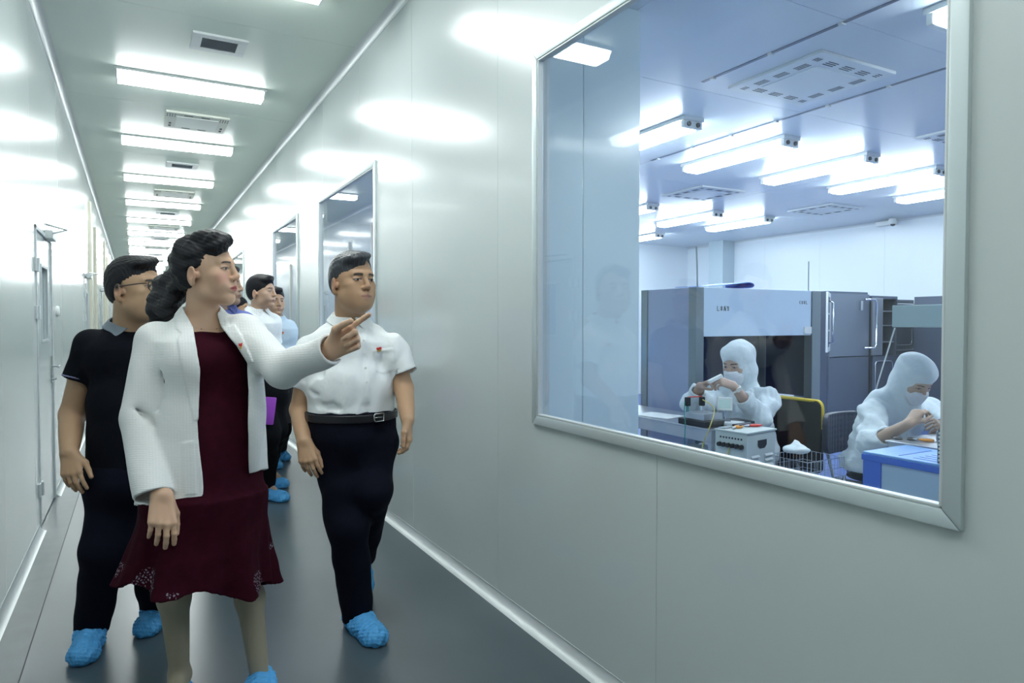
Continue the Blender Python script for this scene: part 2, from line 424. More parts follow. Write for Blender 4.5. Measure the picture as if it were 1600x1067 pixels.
wall_box('wall_clean_room_end', (RX0,RY1,0),(RX1+.05,RY1+.05,HR)); wall_box('wall_clean_room_near', (RX0,RY0-.05,0),(RX1+.05,RY0,HR))
struct(MB().box((RX1-.30,9.30,0),(RX1,9.66,HR)).build('wall_pilaster', mat('pilaster_panel',(0.45,0.55,0.60),.35)))
struct(cove('trim_3', RX1, -1, HR, -1, RY0, RY1, .04).build('trim_3', M_ALU, smooth='auto'))
# boxed-in column just inside the big window
M_COL = mat('pale_blue_panel', (0.60,0.73,0.79), 0.22, 0, 0.5, coat=.3)
cb = MB(); cb.box((RX0+.015,2.70,0),(1.88,3.20,HR)); cb.box((1.883,2.70,0),(2.225,3.20,HR)); struct(cb.build('wall_column_casing', M_COL, bevel=.004))
# ------------------------------------------------------------------ clean room lamps and ceiling fittings
def room_lamp(x, y, lit=2):
    r = empty('batten_light', (x, y, HR), None, 'ceiling light', 'twin tube lights of the clean room')
    L, Wd = 1.22, 0.20
    MB().box((x-Wd/2,y-L/2,HR-.03),(x+Wd/2,y+L/2,HR)).build('housing', M_LAMPH, r, bevel=.004)
    for s in (-1,1):
        MB().box((x-Wd/2+.01,y+s*(L/2-.03)-.018,HR-.085),(x+Wd/2-.01,y+s*(L/2-.03)+.018,HR-.03)).build('lamp_holder', M_WHITE, r, bevel=.006)
        for q in (-1,1):
            pass
    zt, zb_ = HR-.03, HR-.088
    poly = [(x-.095,y-L/2+.06,zt),(x-.07,y-L/2+.06,zb_),(x+.07,y-L/2+.06,zb_),(x+.095,y-L/2+.06,zt)]
    MB().prism(poly,(0,L-.12,0)).build('tubes', M_LAMPR, r)
    for q in (-1,1): MB().lathe((x+q*.045,y-L/2+.008,HR-.058),[(.018,-.006),(.018,.012)],14,'y').build('socket', M_DARK, r)
    return r
RL = [(3.70,4.47,'partly hidden behind the pale column'),(4.79,4.47,'right of the lamp beside the column'),(5.91,4.49,'in the middle of the front row'),(7.0,4.49,'fourth in the front row from the left'),
      (8.24,4.49,'front row, rightmost'),(5.91,7.5,'second row, cut by the column edge'),(7.07,7.5,'second row, left of centre'),(8.09,7.5,'second row, centre'),(7.90,9.64,'farthest, low at the column edge'),
      (3.53,1.40,'out of the picture nearest the big window'),(5.70,1.40,'beyond the right edge of the photo'),(8.2,1.40,'out of the picture in the far right'),(3.53,7.35,'hidden behind the pale column')]
p0 = room_lamp(RL[0][0], RL[0][1])
for i,(x,y,s) in enumerate(RL):
    o = p0 if i == 0 else copy_tree(p0)
    o.location = (x,y,HR); o['label'] = 'lit twin tube light on clean room ceiling, '+s
def diffuser4(x, y, lab, w=.68):
    r = empty('ceiling_air_diffuser', (x,y,HR), lab, 'ceiling vent', 'square air diffusers of the clean room')
    pn = MB().box((x-w/2,y-w/2,HR-.02),(x+w/2,y+w/2,HR)).build('panel', M_LAMPH, r, bevel=.005)
    MB().box((x-.2,y-.2,HR-.026),(x+.2,y+.2,HR-.018)).build('centre_plate', M_LAMPH, r, bevel=.003)
    s = MB()
    for side in range(4):
        Mx = Matrix.Translation((x,y,0)) @ Matrix.Rotation(side*math.pi/2,4,'Z')
        for g in (-.15,0,.15):
            for j in range(3): s.box((g-.045,-.285+j*.02,HR-.0215),(g+.045,-.277+j*.02,HR-.015),Mx)
        for k in range(3): s.box((-.30+k*.018,-.29,HR-.0215),(-.293+k*.018,-.25,HR-.015),Mx)
    absorb(pn, s.build('slots', M_DARK, r))
diffuser4(3.775,2.92,'large square white air diffuser on clean room ceiling near the window',.70)
diffuser4(5.94,6.05,'square air diffuser between the front and back lamp rows, left one')
diffuser4(8.24,6.1,'square air diffuser between the lamp rows, right one')
diffuser4(6.05,3.05,'square air diffuser cut by the right window frame')
diffuser4(6.3,9.3,'farthest square air diffuser above the tall partition')
for (x,ya,yb,l) in ((3.22,1.2,3.29,'dark slim rail on clean room ceiling, nearer the window'),(4.34,1.2,5.1,'dark slim rail on clean room ceiling, farther from the window')):
    r = empty('ceiling_rail', (x,(ya+yb)/2,HR), l, 'ceiling rail')
    MB().box((x-.012,ya,HR-.004),(x+.012,yb,HR)).build('rail', mat('rail_dark',(0.10,0.13,0.2),.3,.5), r)
    c = MB(); y = ya+.2
    while y < yb: c.box((x-.016,y-.012,HR-.012),(x+.016,y+.012,HR)); y += .45
    c.build('clips', M_ALU, r)
r = empty('security_camera',(9.8,6.2,2.9),'small white dome camera on bracket high on far clean room wall','camera')
MB().box((9.84,6.15,2.86),(9.95,6.42,2.92)).build('bracket', M_WHITE, r, bevel=.006)
MB().lathe((9.78,6.12,2.85),[(.045,0),(.05,.03),(.05,.08),(.02,.09)],16).build('housing', M_WHITE, r, smooth='auto')
MB().lathe((9.76,6.10,2.82),[(.01,0),(.03,.012),(.035,.03)],14).build('lens', M_BLACK, r, smooth='auto')
# ------------------------------------------------------------------ smooth solid modeller (distance field -> surface nets)
V3 = Vector
def arr(v): return np.array((v[0], v[1], v[2]), dtype=np.float64)
def unit(v): v = Vector(v); v.normalize(); return v
class Solid:
    def __init__(s): s.ops = []
    def _add(s, kind, fn, lo, hi, k): s.ops.append((kind, fn, np.minimum(lo,hi), np.maximum(lo,hi), k)); return s
    def rc(s, a, b, ra, rb, k=.02, kind='add', sq=None, flat=0, rmid=None):
        """tapered capsule a->b; sq=(dir,factor) flattens it; flat cuts the b end square (1), both (2); rmid bulges the middle"""
        a, b = arr(a), arr(b); L2 = max(1e-12, ((b-a)**2).sum()); L = math.sqrt(L2); m = max(ra, rb, rmid or 0)
        if sq is not None: n = arr(unit(sq[0])); fs = 1/sq[1]-1.0; ext = m*max(1, sq[1])
        else: n = None; fs = 0; ext = m
        ab = b-a
        ab2 = ab + (n*(ab@n)*fs if n is not None else 0); LL = ab2@ab2
        def fn(x,y,z):
            qx,qy,qz = x-a[0], y-a[1], z-a[2]
            if n is not None:
                dn = (qx*n[0]+qy*n[1]+qz*n[2])*fs
                qx2,qy2,qz2 = qx+n[0]*dn, qy+n[1]*dn, qz+n[2]*dn
            else: qx2,qy2,qz2 = qx,qy,qz
            tt = (qx2*ab2[0]+qy2*ab2[1]+qz2*ab2[2])/LL
            t = np.clip(tt,0,1)
            r = ra+(rb-ra)*t
            if rmid is not None: r = r + (rmid-(ra+rb)/2)*4*t*(1-t)
            d = np.sqrt((qx2-ab2[0]*t)**2+(qy2-ab2[1]*t)**2+(qz2-ab2[2]*t)**2)-r
            if flat: d = np.maximum(d, (tt-1)*L)
            if flat == 2: d = np.maximum(d, -tt*L)
            return d
        return s._add(kind, fn, np.minimum(a,b)-ext-.002, np.maximum(a,b)+ext+.002, k)
    def ell(s, c, r, M=None, k=.02, kind='add'):
        c = arr(c); r = np.array(r, float); Rm = np.array(M.to_3x3()) if M is not None else np.eye(3)  # columns = local axes
        e = np.sqrt(((Rm*r[None,:])**2).sum(1))
        def fn(x,y,z):
            qx,qy,qz = x-c[0], y-c[1], z-c[2]
            u = qx*Rm[0,0]+qy*Rm[1,0]+qz*Rm[2,0]; v = qx*Rm[0,1]+qy*Rm[1,1]+qz*Rm[2,1]; w = qx*Rm[0,2]+qy*Rm[1,2]+qz*Rm[2,2]
            k0 = np.sqrt((u/r[0])**2+(v/r[1])**2+(w/r[2])**2); k1 = np.sqrt((u/r[0]**2)**2+(v/r[1]**2)**2+(w/r[2]**2)**2)
            return k0*(k0-1)/np.maximum(k1,1e-6)
        return s._add(kind, fn, c-e-.002, c+e+.002, k)
    def fn(s, f, lo, hi, k=0.0, kind='add'): return s._add(kind, f, arr(lo), arr(hi), k)
    def plane(s, p, n, rad=None, k=0.004):
        """remove everything on the +n side of p (within rad of p)"""
        p = arr(p); n = arr(unit(n))
        f = lambda x,y,z: -((x-p[0])*n[0]+(y-p[1])*n[1]+(z-p[2])*n[2])
        if rad is None: return s._add('subg', f, p-9, p+9, k)
        def g(x,y,z): return np.maximum(f(x,y,z), np.sqrt((x-p[0])**2+(y-p[1])**2+(z-p[2])**2)-rad)
        return s._add('sub', g, p-rad, p+rad, k)
    def disp(s, f, lo, hi): return s._add('disp', f, arr(lo), arr(hi), 0)
    def bounds(s):
        A = [o for o in s.ops if o[0] == 'add']
        return np.min([o[2] for o in A],0), np.max([o[3] for o in A],0)
    def field(s, lo, h, n):
        ax = [lo[i]+h*np.arange(n[i]) for i in range(3)]
        D = np.full(n, 0.08, dtype=np.float32)
        for kind, fn, a, b, k in s.ops:
            pad = k+2.5*h if kind in ('add',) else k+2*h
            i0 = [max(0, int((a[i]-pad-lo[i])/h)) for i in range(3)]; i1 = [min(n[i], int((b[i]+pad-lo[i])/h)+2) for i in range(3)]
            if any(i1[i] <= i0[i] for i in range(3)): continue
            sl = tuple(slice(i0[i], i1[i]) for i in range(3))
            x = ax[0][sl[0]][:,None,None]; y = ax[1][sl[1]][None,:,None]; z = ax[2][sl[2]][None,None,:]
            d = fn(x,y,z); c = D[sl]
            if kind == 'disp': D[sl] = c+d; continue
            if kind in ('sub','subg'): c2, d2 = -c, d      # max(c,-d) = -min(-c,d)
            else: c2, d2 = c, d
            if k > 0:
                hh = np.maximum(k-np.abs(c2-d2), 0)/k; r = np.minimum(c2,d2)-hh*hh*k*.25
            else: r = np.minimum(c2,d2)
            D[sl] = -r if kind in ('sub','subg') else r
        return D
    def surf(s, h, lo=None, hi=None):
        L, H = s.bounds()
        L = L-3*h if lo is None else np.maximum(arr(lo), L-3*h); H = H+3*h if hi is None else np.minimum(arr(hi), H+3*h)
        L = np.floor(L/h)*h
        n = tuple(int(math.ceil((H[i]-L[i])/h))+2 for i in range(3))
        D = s.field(L, h, n)
        return nets(D, L, h)
def nets(D, lo, h):
    I = D < 0
    nx,ny,nz = D.shape
    cnt = np.zeros((nx-1,ny-1,nz-1), np.int8)
    for i in (0,1):
        for j in (0,1):
            for k in (0,1): cnt += I[i:nx-1+i, j:ny-1+j, k:nz-1+k]
    act = (cnt > 0) & (cnt < 8)
    ci, cj, ck = np.nonzero(act)
    idx = np.full(act.shape, -1, np.int64); idx[ci,cj,ck] = np.arange(len(ci))
    acc = np.zeros((len(ci),3)); w = np.zeros(len(ci))
    for ax in range(3):
        o = [0,0,0]; o[ax] = 1
        oth = [q for q in range(3) if q != ax]
        for u in (0,1):
            for v in (0,1):
                a = [0,0,0]; a[oth[0]] = u; a[oth[1]] = v
                d0 = D[ci+a[0], cj+a[1], ck+a[2]]; d1 = D[ci+a[0]+o[0], cj+a[1]+o[1], ck+a[2]+o[2]]
                cr = (d0 < 0) != (d1 < 0); t = np.where(cr, d0/np.where(cr, d0-d1, 1), 0)
                p = np.zeros((len(ci),3)); p[:,oth[0]] = u; p[:,oth[1]] = v; p[:,ax] = t
                acc[cr] += p[cr]; w[cr] += 1
    V = (np.stack([ci,cj,ck],1)+acc/np.maximum(w,1)[:,None])*h+lo
    Q = []
    for ax in range(3):
        sl0 = [slice(None)]*3; sl1 = [slice(None)]*3; sl0[ax] = slice(0,-1); sl1[ax] = slice(1,None)
        a, b = I[tuple(sl0)], I[tuple(sl1)]; ch = a != b
        e = np.argwhere(ch); oth = [q for q in range(3) if q != ax]
        e = e[(e[:,oth[0]] > 0) & (e[:,oth[1]] > 0) & (e[:,oth[0]] < D.shape[oth[0]]-1) & (e[:,oth[1]] < D.shape[oth[1]]-1)]
        u = np.zeros(3,int); u[oth[0]] = 1; v = np.zeros(3,int); v[oth[1]] = 1
        f = np.stack([idx[tuple((e-u-v).T)], idx[tuple((e-v).T)], idx[tuple(e.T)], idx[tuple((e-u).T)]],1)
        ins = a[tuple(e.T)]; flip = ins if ax != 1 else ~ins
        f[~flip] = f[~flip][:,::-1]
        Q.append(f)
    Q = np.concatenate(Q); Q = Q[(Q >= 0).all(1)]
    return V, Q
def join_surfs(parts):
    V = []; Q = []; o = 0
    for v, q in parts: V.append(v); Q.append(q+o); o += len(v)
    return np.concatenate(V), np.concatenate(Q)
def prune(V, Q, keep):
    c = V[Q].mean(1); Q = Q[keep(c)]
    u, inv = np.unique(Q, return_inverse=True); return V[u], inv.reshape(Q.shape)
def to_obj(name, V, Q, m, parent=None, col=None, extra=None):
    """numpy quads -> object; col = function(V)->Nx3 ; parent is an Empty or mesh with location"""
    off = np.zeros(3)
    q = parent
    while q is not None: off += arr(q.location); q = q.parent
    me = bpy.data.meshes.new(name); me.vertices.add(len(V)); me.vertices.foreach_set('co', (V-off).astype(np.float32).ravel())
    me.loops.add(Q.size); me.loops.foreach_set('vertex_index', Q.astype(np.int32).ravel())
    me.polygons.add(len(Q)); me.polygons.foreach_set('loop_start', np.arange(0,Q.size,4,dtype=np.int32))
    try: me.polygons.foreach_set('loop_total', np.full(len(Q),4,dtype=np.int32))
    except Exception: pass
    me.update(calc_edges=True); me.validate()
    me.polygons.foreach_set('use_smooth', np.ones(len(me.polygons),bool))
    if col is not None:
        at = me.color_attributes.new('tone','FLOAT_COLOR','POINT'); C = np.ones((len(V),4),np.float32); C[:,:3] = col(V); at.data.foreach_set('color', C.ravel())
    me.materials.append(m)
    o = bpy.data.objects.new(name, me); COL.objects.link(o)
    if parent is not None: o.parent = parent
    return o
def solid_obj(name, S, h, m, parent=None, col=None):
    V, Q = S.surf(h); return to_obj(name, V, Q, m, parent, col)
def multires(S, h, fine):
    """fine = [(centre, radius, voxel)]: detailed balls inside a coarser surface"""
    V, Q = S.surf(h); parts = []
    def keep(c):
        k = np.ones(len(c),bool)
        for (p,r,_) in fine: k &= np.linalg.norm(c-arr(p),axis=1) > r-h*.6
        return k
    parts.append(prune(V,Q,keep))
    for i,(p,r,hf) in enumerate(fine):
        p = arr(p); V, Q = S.surf(hf, p-r-hf, p+r+hf)
        if len(Q) == 0: continue
        def kf(c, p=p, r=r, i=i):
            k = np.linalg.norm(c-p,axis=1) < r
            for (p2,r2,_) in fine[:i]: k &= np.linalg.norm(c-arr(p2),axis=1) > r2
            return k
        parts.append(prune(V,Q,kf))
    return join_surfs([q for q in parts if len(q[1])])

# ------------------------------------------------------------------ anatomy
def frame(fwd, up=(0,0,1)):
    """3x3 with columns (person's left, forward, up)"""
    f = unit(fwd); u = Vector(up); l = u.cross(f); l.normalize(); u = f.cross(l); u.normalize()
    # person's left = up x forward
    return Matrix((l, f, u)).transposed()
def facing(px, alpha, pitch=0.0, roll=0.0):
    """frame of somebody standing on the ray through column px, turned alpha deg from facing the camera towards image right"""
    r = P(px, 504.6, 1.0) - Vector((0,0,CAMH)); r.z = 0; r.normalize()
    right = Vector((r.y, -r.x, 0))
    a = R(alpha); f = -r*math.cos(a) + right*math.sin(a)
    M = frame(f)
    return M @ Matrix.Rotation(R(-pitch),3,'X') @ Matrix.Rotation(R(roll),3,'Y')
def head_solid(S, c, M, s=1.0, fem=False, smile=0.0, wide=1.0):
    def T(x,y,z): return Vector(c) + M @ Vector((x*s*wide, y*s, z*s))
    def E(x,y,z, rx,ry,rz, k=.012, kind='add', rot=None):
        MM = M if rot is None else M @ rot
        S.ell(T(x,y,z), (rx*s*wide,ry*s,rz*s), MM, k*s, kind)
    def C(a,b,ra,rb,k=.01,kind='add',sq=None): S.rc(T(*a),T(*b),ra*s,rb*s,k*s,kind,sq)
    f = .95 if fem else 1.0
    E(0,-.014,.038, .075,.096,.082, .02)
    E(0,.022,-.005, .066,.070,.075, .03)
    E(0,.030,-.055, .055*f,.056,.052, .03)                       # lower face
    C((-.040*f,.020,-.078),(0,.066,-.098),.021,.020,.025); C((.040*f,.020,-.078),(0,.066,-.098),.021,.020,.025)  # jaw
    E(0,.074,-.099, .019,.015,.015, .015)                        # chin
    for q in (-1,1):
        E(q*.043,.058,-.022, .021,.022,.018, .02)                # cheekbone
        E(q*.034,.060,-.052, .022,.024,.024, .02)                # cheek
        C((q*.010,.087,.024),(q*.040,.072,.024),.0105,.0095,.014)# brow ridge
        E(q*.031,.097,.003, .017,.013,.009, .012,'sub')          # socket
        E(q*.031,.0775,.003, .0150,.0125,.0105, .004)            # lids over eyeball
        C((q*.017,.0875,.0085),(q*.044,.0775,.0075),.0028,.0024,.005)   # upper lid fold
        C((q*.018,.0870,-.0055),(q*.042,.0785,-.0060),.0022,.0020,.005) # lower lid
        E(q*.0115,.0965,-.0335, .0078,.0105,.0075, .006)         # nostril wing
        E(q*.0065,.101,-.0415, .0033,.0050,.0035, .003,'sub')    # nostril
        # ear: tilted disc with a hollow
        ER = Matrix.Rotation(R(-q*22),3,'Z') @ Matrix.Rotation(R(-8),3,'X')
        E(q*.0785,-.012,-.018, .0085,.019,.032, .006,'add',ER)
        E(q*.0765,-.010,-.046, .0075,.010,.010, .006,'add',ER)
        E(q*.0875,-.008,-.014, .0060,.0105,.0190, .004,'sub',ER)
        E(q*.073,.006,-.018, .006,.008,.012,.006)
    C((0,.0905,.018),(0,.1085,-.024),.0072,.0100,.010)           # bridge
    E(0,.1075,-.030, .0110,.0105,.0095, .008)                    # tip
    E(0,.086,-.065, .026,.014,.014, .014)                        # muzzle
    C((-.019,.0865,-.0640),(0,.0985,-.0610),.0030,.0052,.006); C((.019,.0865,-.0640),(0,.0985,-.0610),.0030,.0052,.006)
    C((-.017,.0865,-.0725),(0,.0965,-.0745),.0035,.0058,.006); C((.017,.0865,-.0725),(0,.0965,-.0745),.0035,.0058,.006)
    C((-.025,.084,-.0675+smile),(0,.106,-.0675),.0014,.0016,.003,'sub'); C((.025,.084,-.0675+smile),(0,.106,-.0675),.0014,.0016,.003,'sub')
    E(0,.096,-.0855, .016,.006,.0045, .008,'sub')                # hollow under the lip
    return T
def face_paint(c, M, s=1.0, skin=(.52,.36,.26), lip=(.42,.19,.16), brow=(.03,.025,.025), brow_w=1.0, blush=0.0, eye_dark=True, stubble=None, beard=0.0, hairtone=None, wide=1.0):
    Mi = np.array(M).T; c = arr(c)
    def f(V):
        L = (V-c) @ Mi.T/s; x,y,z = L[:,0]/wide,L[:,1],L[:,2]; ax = np.abs(x)
        C = np.tile(np.array(skin),(len(V),1))
        near = (np.linalg.norm(L,axis=1) < .17)
        def mixin(w, col): 
            w = np.clip(w,0,1)[:,None]; C[:] = C*(1-w)+np.array(col)*w
        front = np.clip((y-.04)/.02,0,1)*near
        if blush: mixin(np.exp(-((ax-.042)**2+(z+.03)**2)/.0005)*front*blush, (.62,.27,.22))
        # reddish nose and ears
        mixin(np.exp(-(x**2/.0002+(z+.03)**2/.0003))*front*.18, (.60,.28,.20))
        mixin(np.clip((ax-.068)/.01,0,1)*np.clip(1-(np.abs(z+.018)/.04),0,1)*near*.35*(np.abs(y+.01)<.035), (.60,.27,.20))
        # brows
        bz = .0235-((ax-.027)**2)*9
        mixin(np.clip(1.3-np.abs(z-bz)/(.0036*brow_w),0,1)*np.clip((.048-ax)/.006,0,1)*np.clip((ax-.011)/.004,0,1)*front*1.2, brow)
        # eyes
        ex, ez = (ax-.031)/.0145, (z-.001)/.0043
        el = ex**2+ez**2; fr = front*(y > .06)
        mixin(np.clip((1.05-el)*4,0,1)*fr, (.46,.41,.38))
        mixin(np.clip((.0055-np.sqrt((ax-.031)**2+(z-.001)**2))/.001,0,1)*fr*(el<1.1), (.02,.015,.012))
        lz = .001+.0045*np.sqrt(np.clip(1-ex**2,0,1))
        mixin(np.clip(1.4-np.abs(z-lz)/.0016,0,1)*(np.abs(ex)<1.08)*fr, (.03,.02,.02))
        mixin(np.clip(1.2-np.abs(z-(.001-.005*np.sqrt(np.clip(1-ex**2,0,1))))/.0011,0,1)*(np.abs(ex)<1.0)*fr*.45, (.12,.07,.05))
        # lips
        ll = (x/.0235)**2+((z+.0675)/(.0098-.12*ax))**2
        mixin(np.clip((1.1-ll)*3,0,1)*fr*.85, lip)
        mixin(np.clip(1.3-np.abs(z+.0675)/.0011,0,1)*(ax<.024)*fr*.8, (.13,.05,.05))
        mixin(np.clip(1-((ax-.0065)**2+(z+.042)**2)/.00002,0,1)*fr*.9, (.08,.03,.03))
        if hairtone is not None:
            # cropped sides: hair colour showing on the scalp
            side = np.clip((-.02-(y-.035))/.02,0,1)*np.clip((z+.02)/.02,0,1)*near
            mixin(np.clip((z-(.062-.5*np.clip(.06-y,0,1)))/.012,0,1)*near, hairtone)
            mixin(side*near, hairtone)
        return C
    return f
def hand_solid(S, w, d, n, sd, curl, thumb=(.75,.45,.2), sc=1.0, spread=.06, k=.007):
    """w wrist, d towards the fingers, n out of the palm, sd towards the thumb; curl = four (a,b,c) joint bends in degrees"""
    d = unit(d); n = Vector(n); n = unit(n-d*n.dot(d)); sd0 = d.cross(n); sd = sd0 if sd0.dot(Vector(sd)) > 0 else -sd0
    w = Vector(w)
    offs = (.030,.0105,-.0095,-.028); dist = (.088,.091,.086,.078); lens = (.070,.079,.073,.057); rad = (.0090,.0092,.0086,.0076)
    for i in range(4):
        kn = w + (d*dist[i] + sd*offs[i] + n*(-.002 if i in (1,2) else .001))*sc
        S.rc(w+(sd*offs[i]*.55+d*.004)*sc, kn, .0150*sc, .0112*sc, .014)
        dd = unit(d+sd*spread*(1.5-i)); p = kn; a = 0
        for j,(fr_,cu) in enumerate(zip((.44,.31,.25), curl[i])):
            a += R(cu); q = p + (dd*math.cos(a)+n*math.sin(a))*lens[i]*fr_*sc
            S.rc(p, q, (rad[i]-.0006*j)*sc, (rad[i]-.0006*(j+1)-.0002)*sc, k if j == 0 else .003)
            p = q
    # thumb
    p = w + (d*.018+sd*.022+n*.008)*sc
    a1,a2,a3 = thumb[:3]; tn = thumb[3] if len(thumb) > 3 else .25
    d1 = unit(sd*a1+d*(1-a1*.4)+n*tn); q = p+d1*.046*sc
    S.rc(w+(d*.01+sd*.012)*sc, q, .0165*sc, .0122*sc, .016)
    d2 = unit(d1+(d*a2)-sd*a2*.5+n*tn*.5); q2 = q+d2*.034*sc; S.rc(q,q2,.0112*sc,.0098*sc,.006)
    d3 = unit(d2+(d*a3)-sd*a3*.6); q3 = q2+d3*.027*sc; S.rc(q2,q3,.0098*sc,.0082*sc,.003)
    return w+d*.09*sc
def wob(A, dirs, warp=0.0):
    """cloth folds: sum of warped sines; dirs = [(vector, wavelength, phase)]"""
    D = [(arr(unit(v))*(2*math.pi/l), ph, a) for v,l,ph,a in dirs]
    def f(x,y,z):
        r = 0
        w1 = np.sin(9*x+7*z+3*y)*warp; w2 = np.sin(11*y-8*z+5*x+1.3)*warp
        for v,ph,a in D: r = r + a*np.sin(v[0]*x+v[1]*y+v[2]*z+ph+w1+w2)
        return r*A
    return f
# ------------------------------------------------------------------ people
from mathutils.bvhtree import BVHTree
QH = 1.0 if not os.environ.get('COARSE') else 1.7      # voxel multiplier for quick looks
M_SKIN = mat('skin', (.5,.35,.26), 0.5, 0, .4, attr='tone', sss=.08, bump=(160,.06,.001))
M_HAIR = mat('black_hair', (.008,.008,.011), 0.5, 0, .28, bump=(130,.5,.003,(1,1,.22)))
M_HAIRG = mat('greying_hair', (.030,.034,.042), 0.38, 0, .5, noise=(120,.85,(.35,1,.35)), bump=(60,.6,.004,(1,1,.3)))
M_SHIRT = mat('white_cotton', (.83,.86,.87), .8, 0, .2, bump=(9,.35,.03), sheen=.1)
M_SHIRTB = mat('pale_blue_cotton', (.50,.61,.70), .8, 0, .2, bump=(9,.35,.03))
M_VIOLET = mat('violet_blue_cotton', (.17,.21,.55), .8, 0, .2, bump=(14,.3,.02))
M_POLO = mat('black_polo_knit', (.005,.006,.010), .9, 0, .1, bump=(12,.35,.02))
M_NAVY = mat('dark_navy_wool', (.0045,.0055,.013), .9, 0, .12, bump=(10,.3,.02))
M_BLACKW = mat('black_wool', (.004,.005,.007), .9, 0, .12, bump=(10,.3,.02))
M_GREYTRIM = mat('grey_knit_trim', (.20,.24,.28), .8)
M_COVER = mat('blue_shoe_cover', (.09,.40,.80), .55, 0, .4, bump=(38,1.0,.012,(1,1,.6)))
M_LEATHER = mat('black_leather', (.012,.012,.016), .35, 0, .5)
M_LENS = glass_mat('spectacle_lens', (.93,.95,.95), 0.0, 1.45)
M_RED = mat('badge_red', (.65,.03,.03), .35); M_GOLD = mat('badge_gold', (.75,.5,.12), .3, .6)
UP = Vector((0,0,1))
def L2W(c, M, p): return Vector(c) + M @ Vector(p)
def cloth(A, seed, sc=.10, n=6, lo=None):
    """random soft folds with sharp valleys"""
    rg = np.random.RandomState(seed); K = []
    for i in range(n):
        v = rg.normal(size=3); v[2] *= 1.3; v /= np.linalg.norm(v); l = sc*(.6+1.1*rg.rand()); K.append((v*2*math.pi/l, rg.rand()*6, .5+rg.rand()))
    W = rg.normal(size=(2,3))*7
    tot = sum(k[2] for k in K)
    def f(x,y,z):
        w1 = np.sin(W[0,0]*x+W[0,1]*y+W[0,2]*z)*1.8; w2 = np.sin(W[1,0]*x+W[1,1]*y+W[1,2]*z+1)*1.5; r = 0
        for i,(v,ph,a) in enumerate(K):
            sn = np.sin(v[0]*x+v[1]*y+v[2]*z+ph+(w1 if i%2 else w2)); r = r + a*(np.sqrt(np.abs(sn))*np.sign(sn)*.3+sn*.7)
        return (r*(A*2.2/tot)).astype(np.float32)
    return f
CRa, CDa, CFa = arr(CR), arr(CD), arr(CF)
def proj(x,y,z):
    zz = z-CAMH
    w = x*CFa[0]+y*CFa[1]+zz*CFa[2]; w = np.maximum(w,.2)
    return 800+FPX*(x*CRa[0]+y*CRa[1]+zz*CRa[2])/w, 533.5+FPX*(x*CDa[0]+y*CDa[1]+zz*CDa[2])/w, w
def poly_sd(px, py, poly):
    """signed distance (negative inside) to a polygon, vectorised"""
    n = len(poly); d = None; s = np.ones(np.broadcast(px,py).shape)
    for i in range(n):
        ax, ay = poly[i]; bx, by = poly[i-1]
        ex, ey = bx-ax, by-ay; wx, wy = px-ax, py-ay
        t = np.clip((wx*ex+wy*ey)/(ex*ex+ey*ey),0,1)
        q = (wx-ex*t)**2+(wy-ey*t)**2
        d = q if d is None else np.minimum(d,q)
        c1 = py >= ay; c2 = py < by; c3 = ex*wy > ey*wx
        s = np.where((c1&c2&c3)|(~c1&~c2&~c3), -s, s)
    return s*np.sqrt(d)
def outline(poly, c, F, back=.0):
    """solid seen through an outline drawn on the front of a garment: in front of the plane through c"""
    c = arr(c); n = arr(F)
    def f(x,y,z):
        u,v,w = proj(x,y,z); d = poly_sd(u,v,poly)*w/FPX
        return np.maximum(d, -((x-c[0])*n[0]+(y-c[1])*n[1]+(z-c[2])*n[2])+back)
    return f
def raised(poly, c, F, amt, soft=.003):
    g = outline(poly, c, F)
    def f(x,y,z): return -amt*np.clip(.5-g(x,y,z)/soft,0,1)
    return f
def poly_box(poly, ta, tb):
    pts = [P(x,y,t) for x,y in poly for t in (ta,tb)]
    return (Vector([min(p[i] for p in pts) for i in range(3)]), Vector([max(p[i] for p in pts) for i in range(3)]))
def surf_caster(o, root):
    bv = BVHTree.FromPolygons([v.co[:] for v in o.data.vertices],[p.vertices[:] for p in o.data.polygons]); off = Vector(root.location)
    def g(px,py,fallback=2.5):
        c = Vector((0,0,CAMH)); d = unit(P(px,py,1)-c); h = bv.ray_cast(c-off, d)
        return (h[0]+off) if h[0] is not None else P(px,py,fallback)
    return g
def collar(name, c, M, m, parent, a=.068, b=.072, h=.040, flare=.45, gap=14, tip=.03, thick=.0036, vox=.003):
    Mi = np.array(M).T; c0 = arr(c)
    def f(x,y,z):
        qx,qy,qz = x-c0[0],y-c0[1],z-c0[2]
        u = qx*Mi[0,0]+qy*Mi[0,1]+qz*Mi[0,2]; v = qx*Mi[1,0]+qy*Mi[1,1]+qz*Mi[1,2]; w = qx*Mi[2,0]+qy*Mi[2,1]+qz*Mi[2,2]
        ang = np.abs(np.arctan2(u, v)); e = np.maximum(-w,0)*flare
        rr = np.sqrt((u/(a+e))**2+(v/(b+e))**2)
        sh = np.abs(rr-1)*(a+e)-thick
        low = h + tip*np.exp(-((ang-R(26))/.33)**2)
        d = np.maximum(sh, np.maximum(w-.004*np.cos(ang*2), -w-low))
        g = R(gap)*(.35+np.clip(-w/h,0,1.6))
        return np.maximum(d, (g-ang)*a)
    S = Solid(); e = a+h+tip+.03
    S.fn(f, c0-e, c0+e)
    return solid_obj(name, S, vox*QH, m, parent)
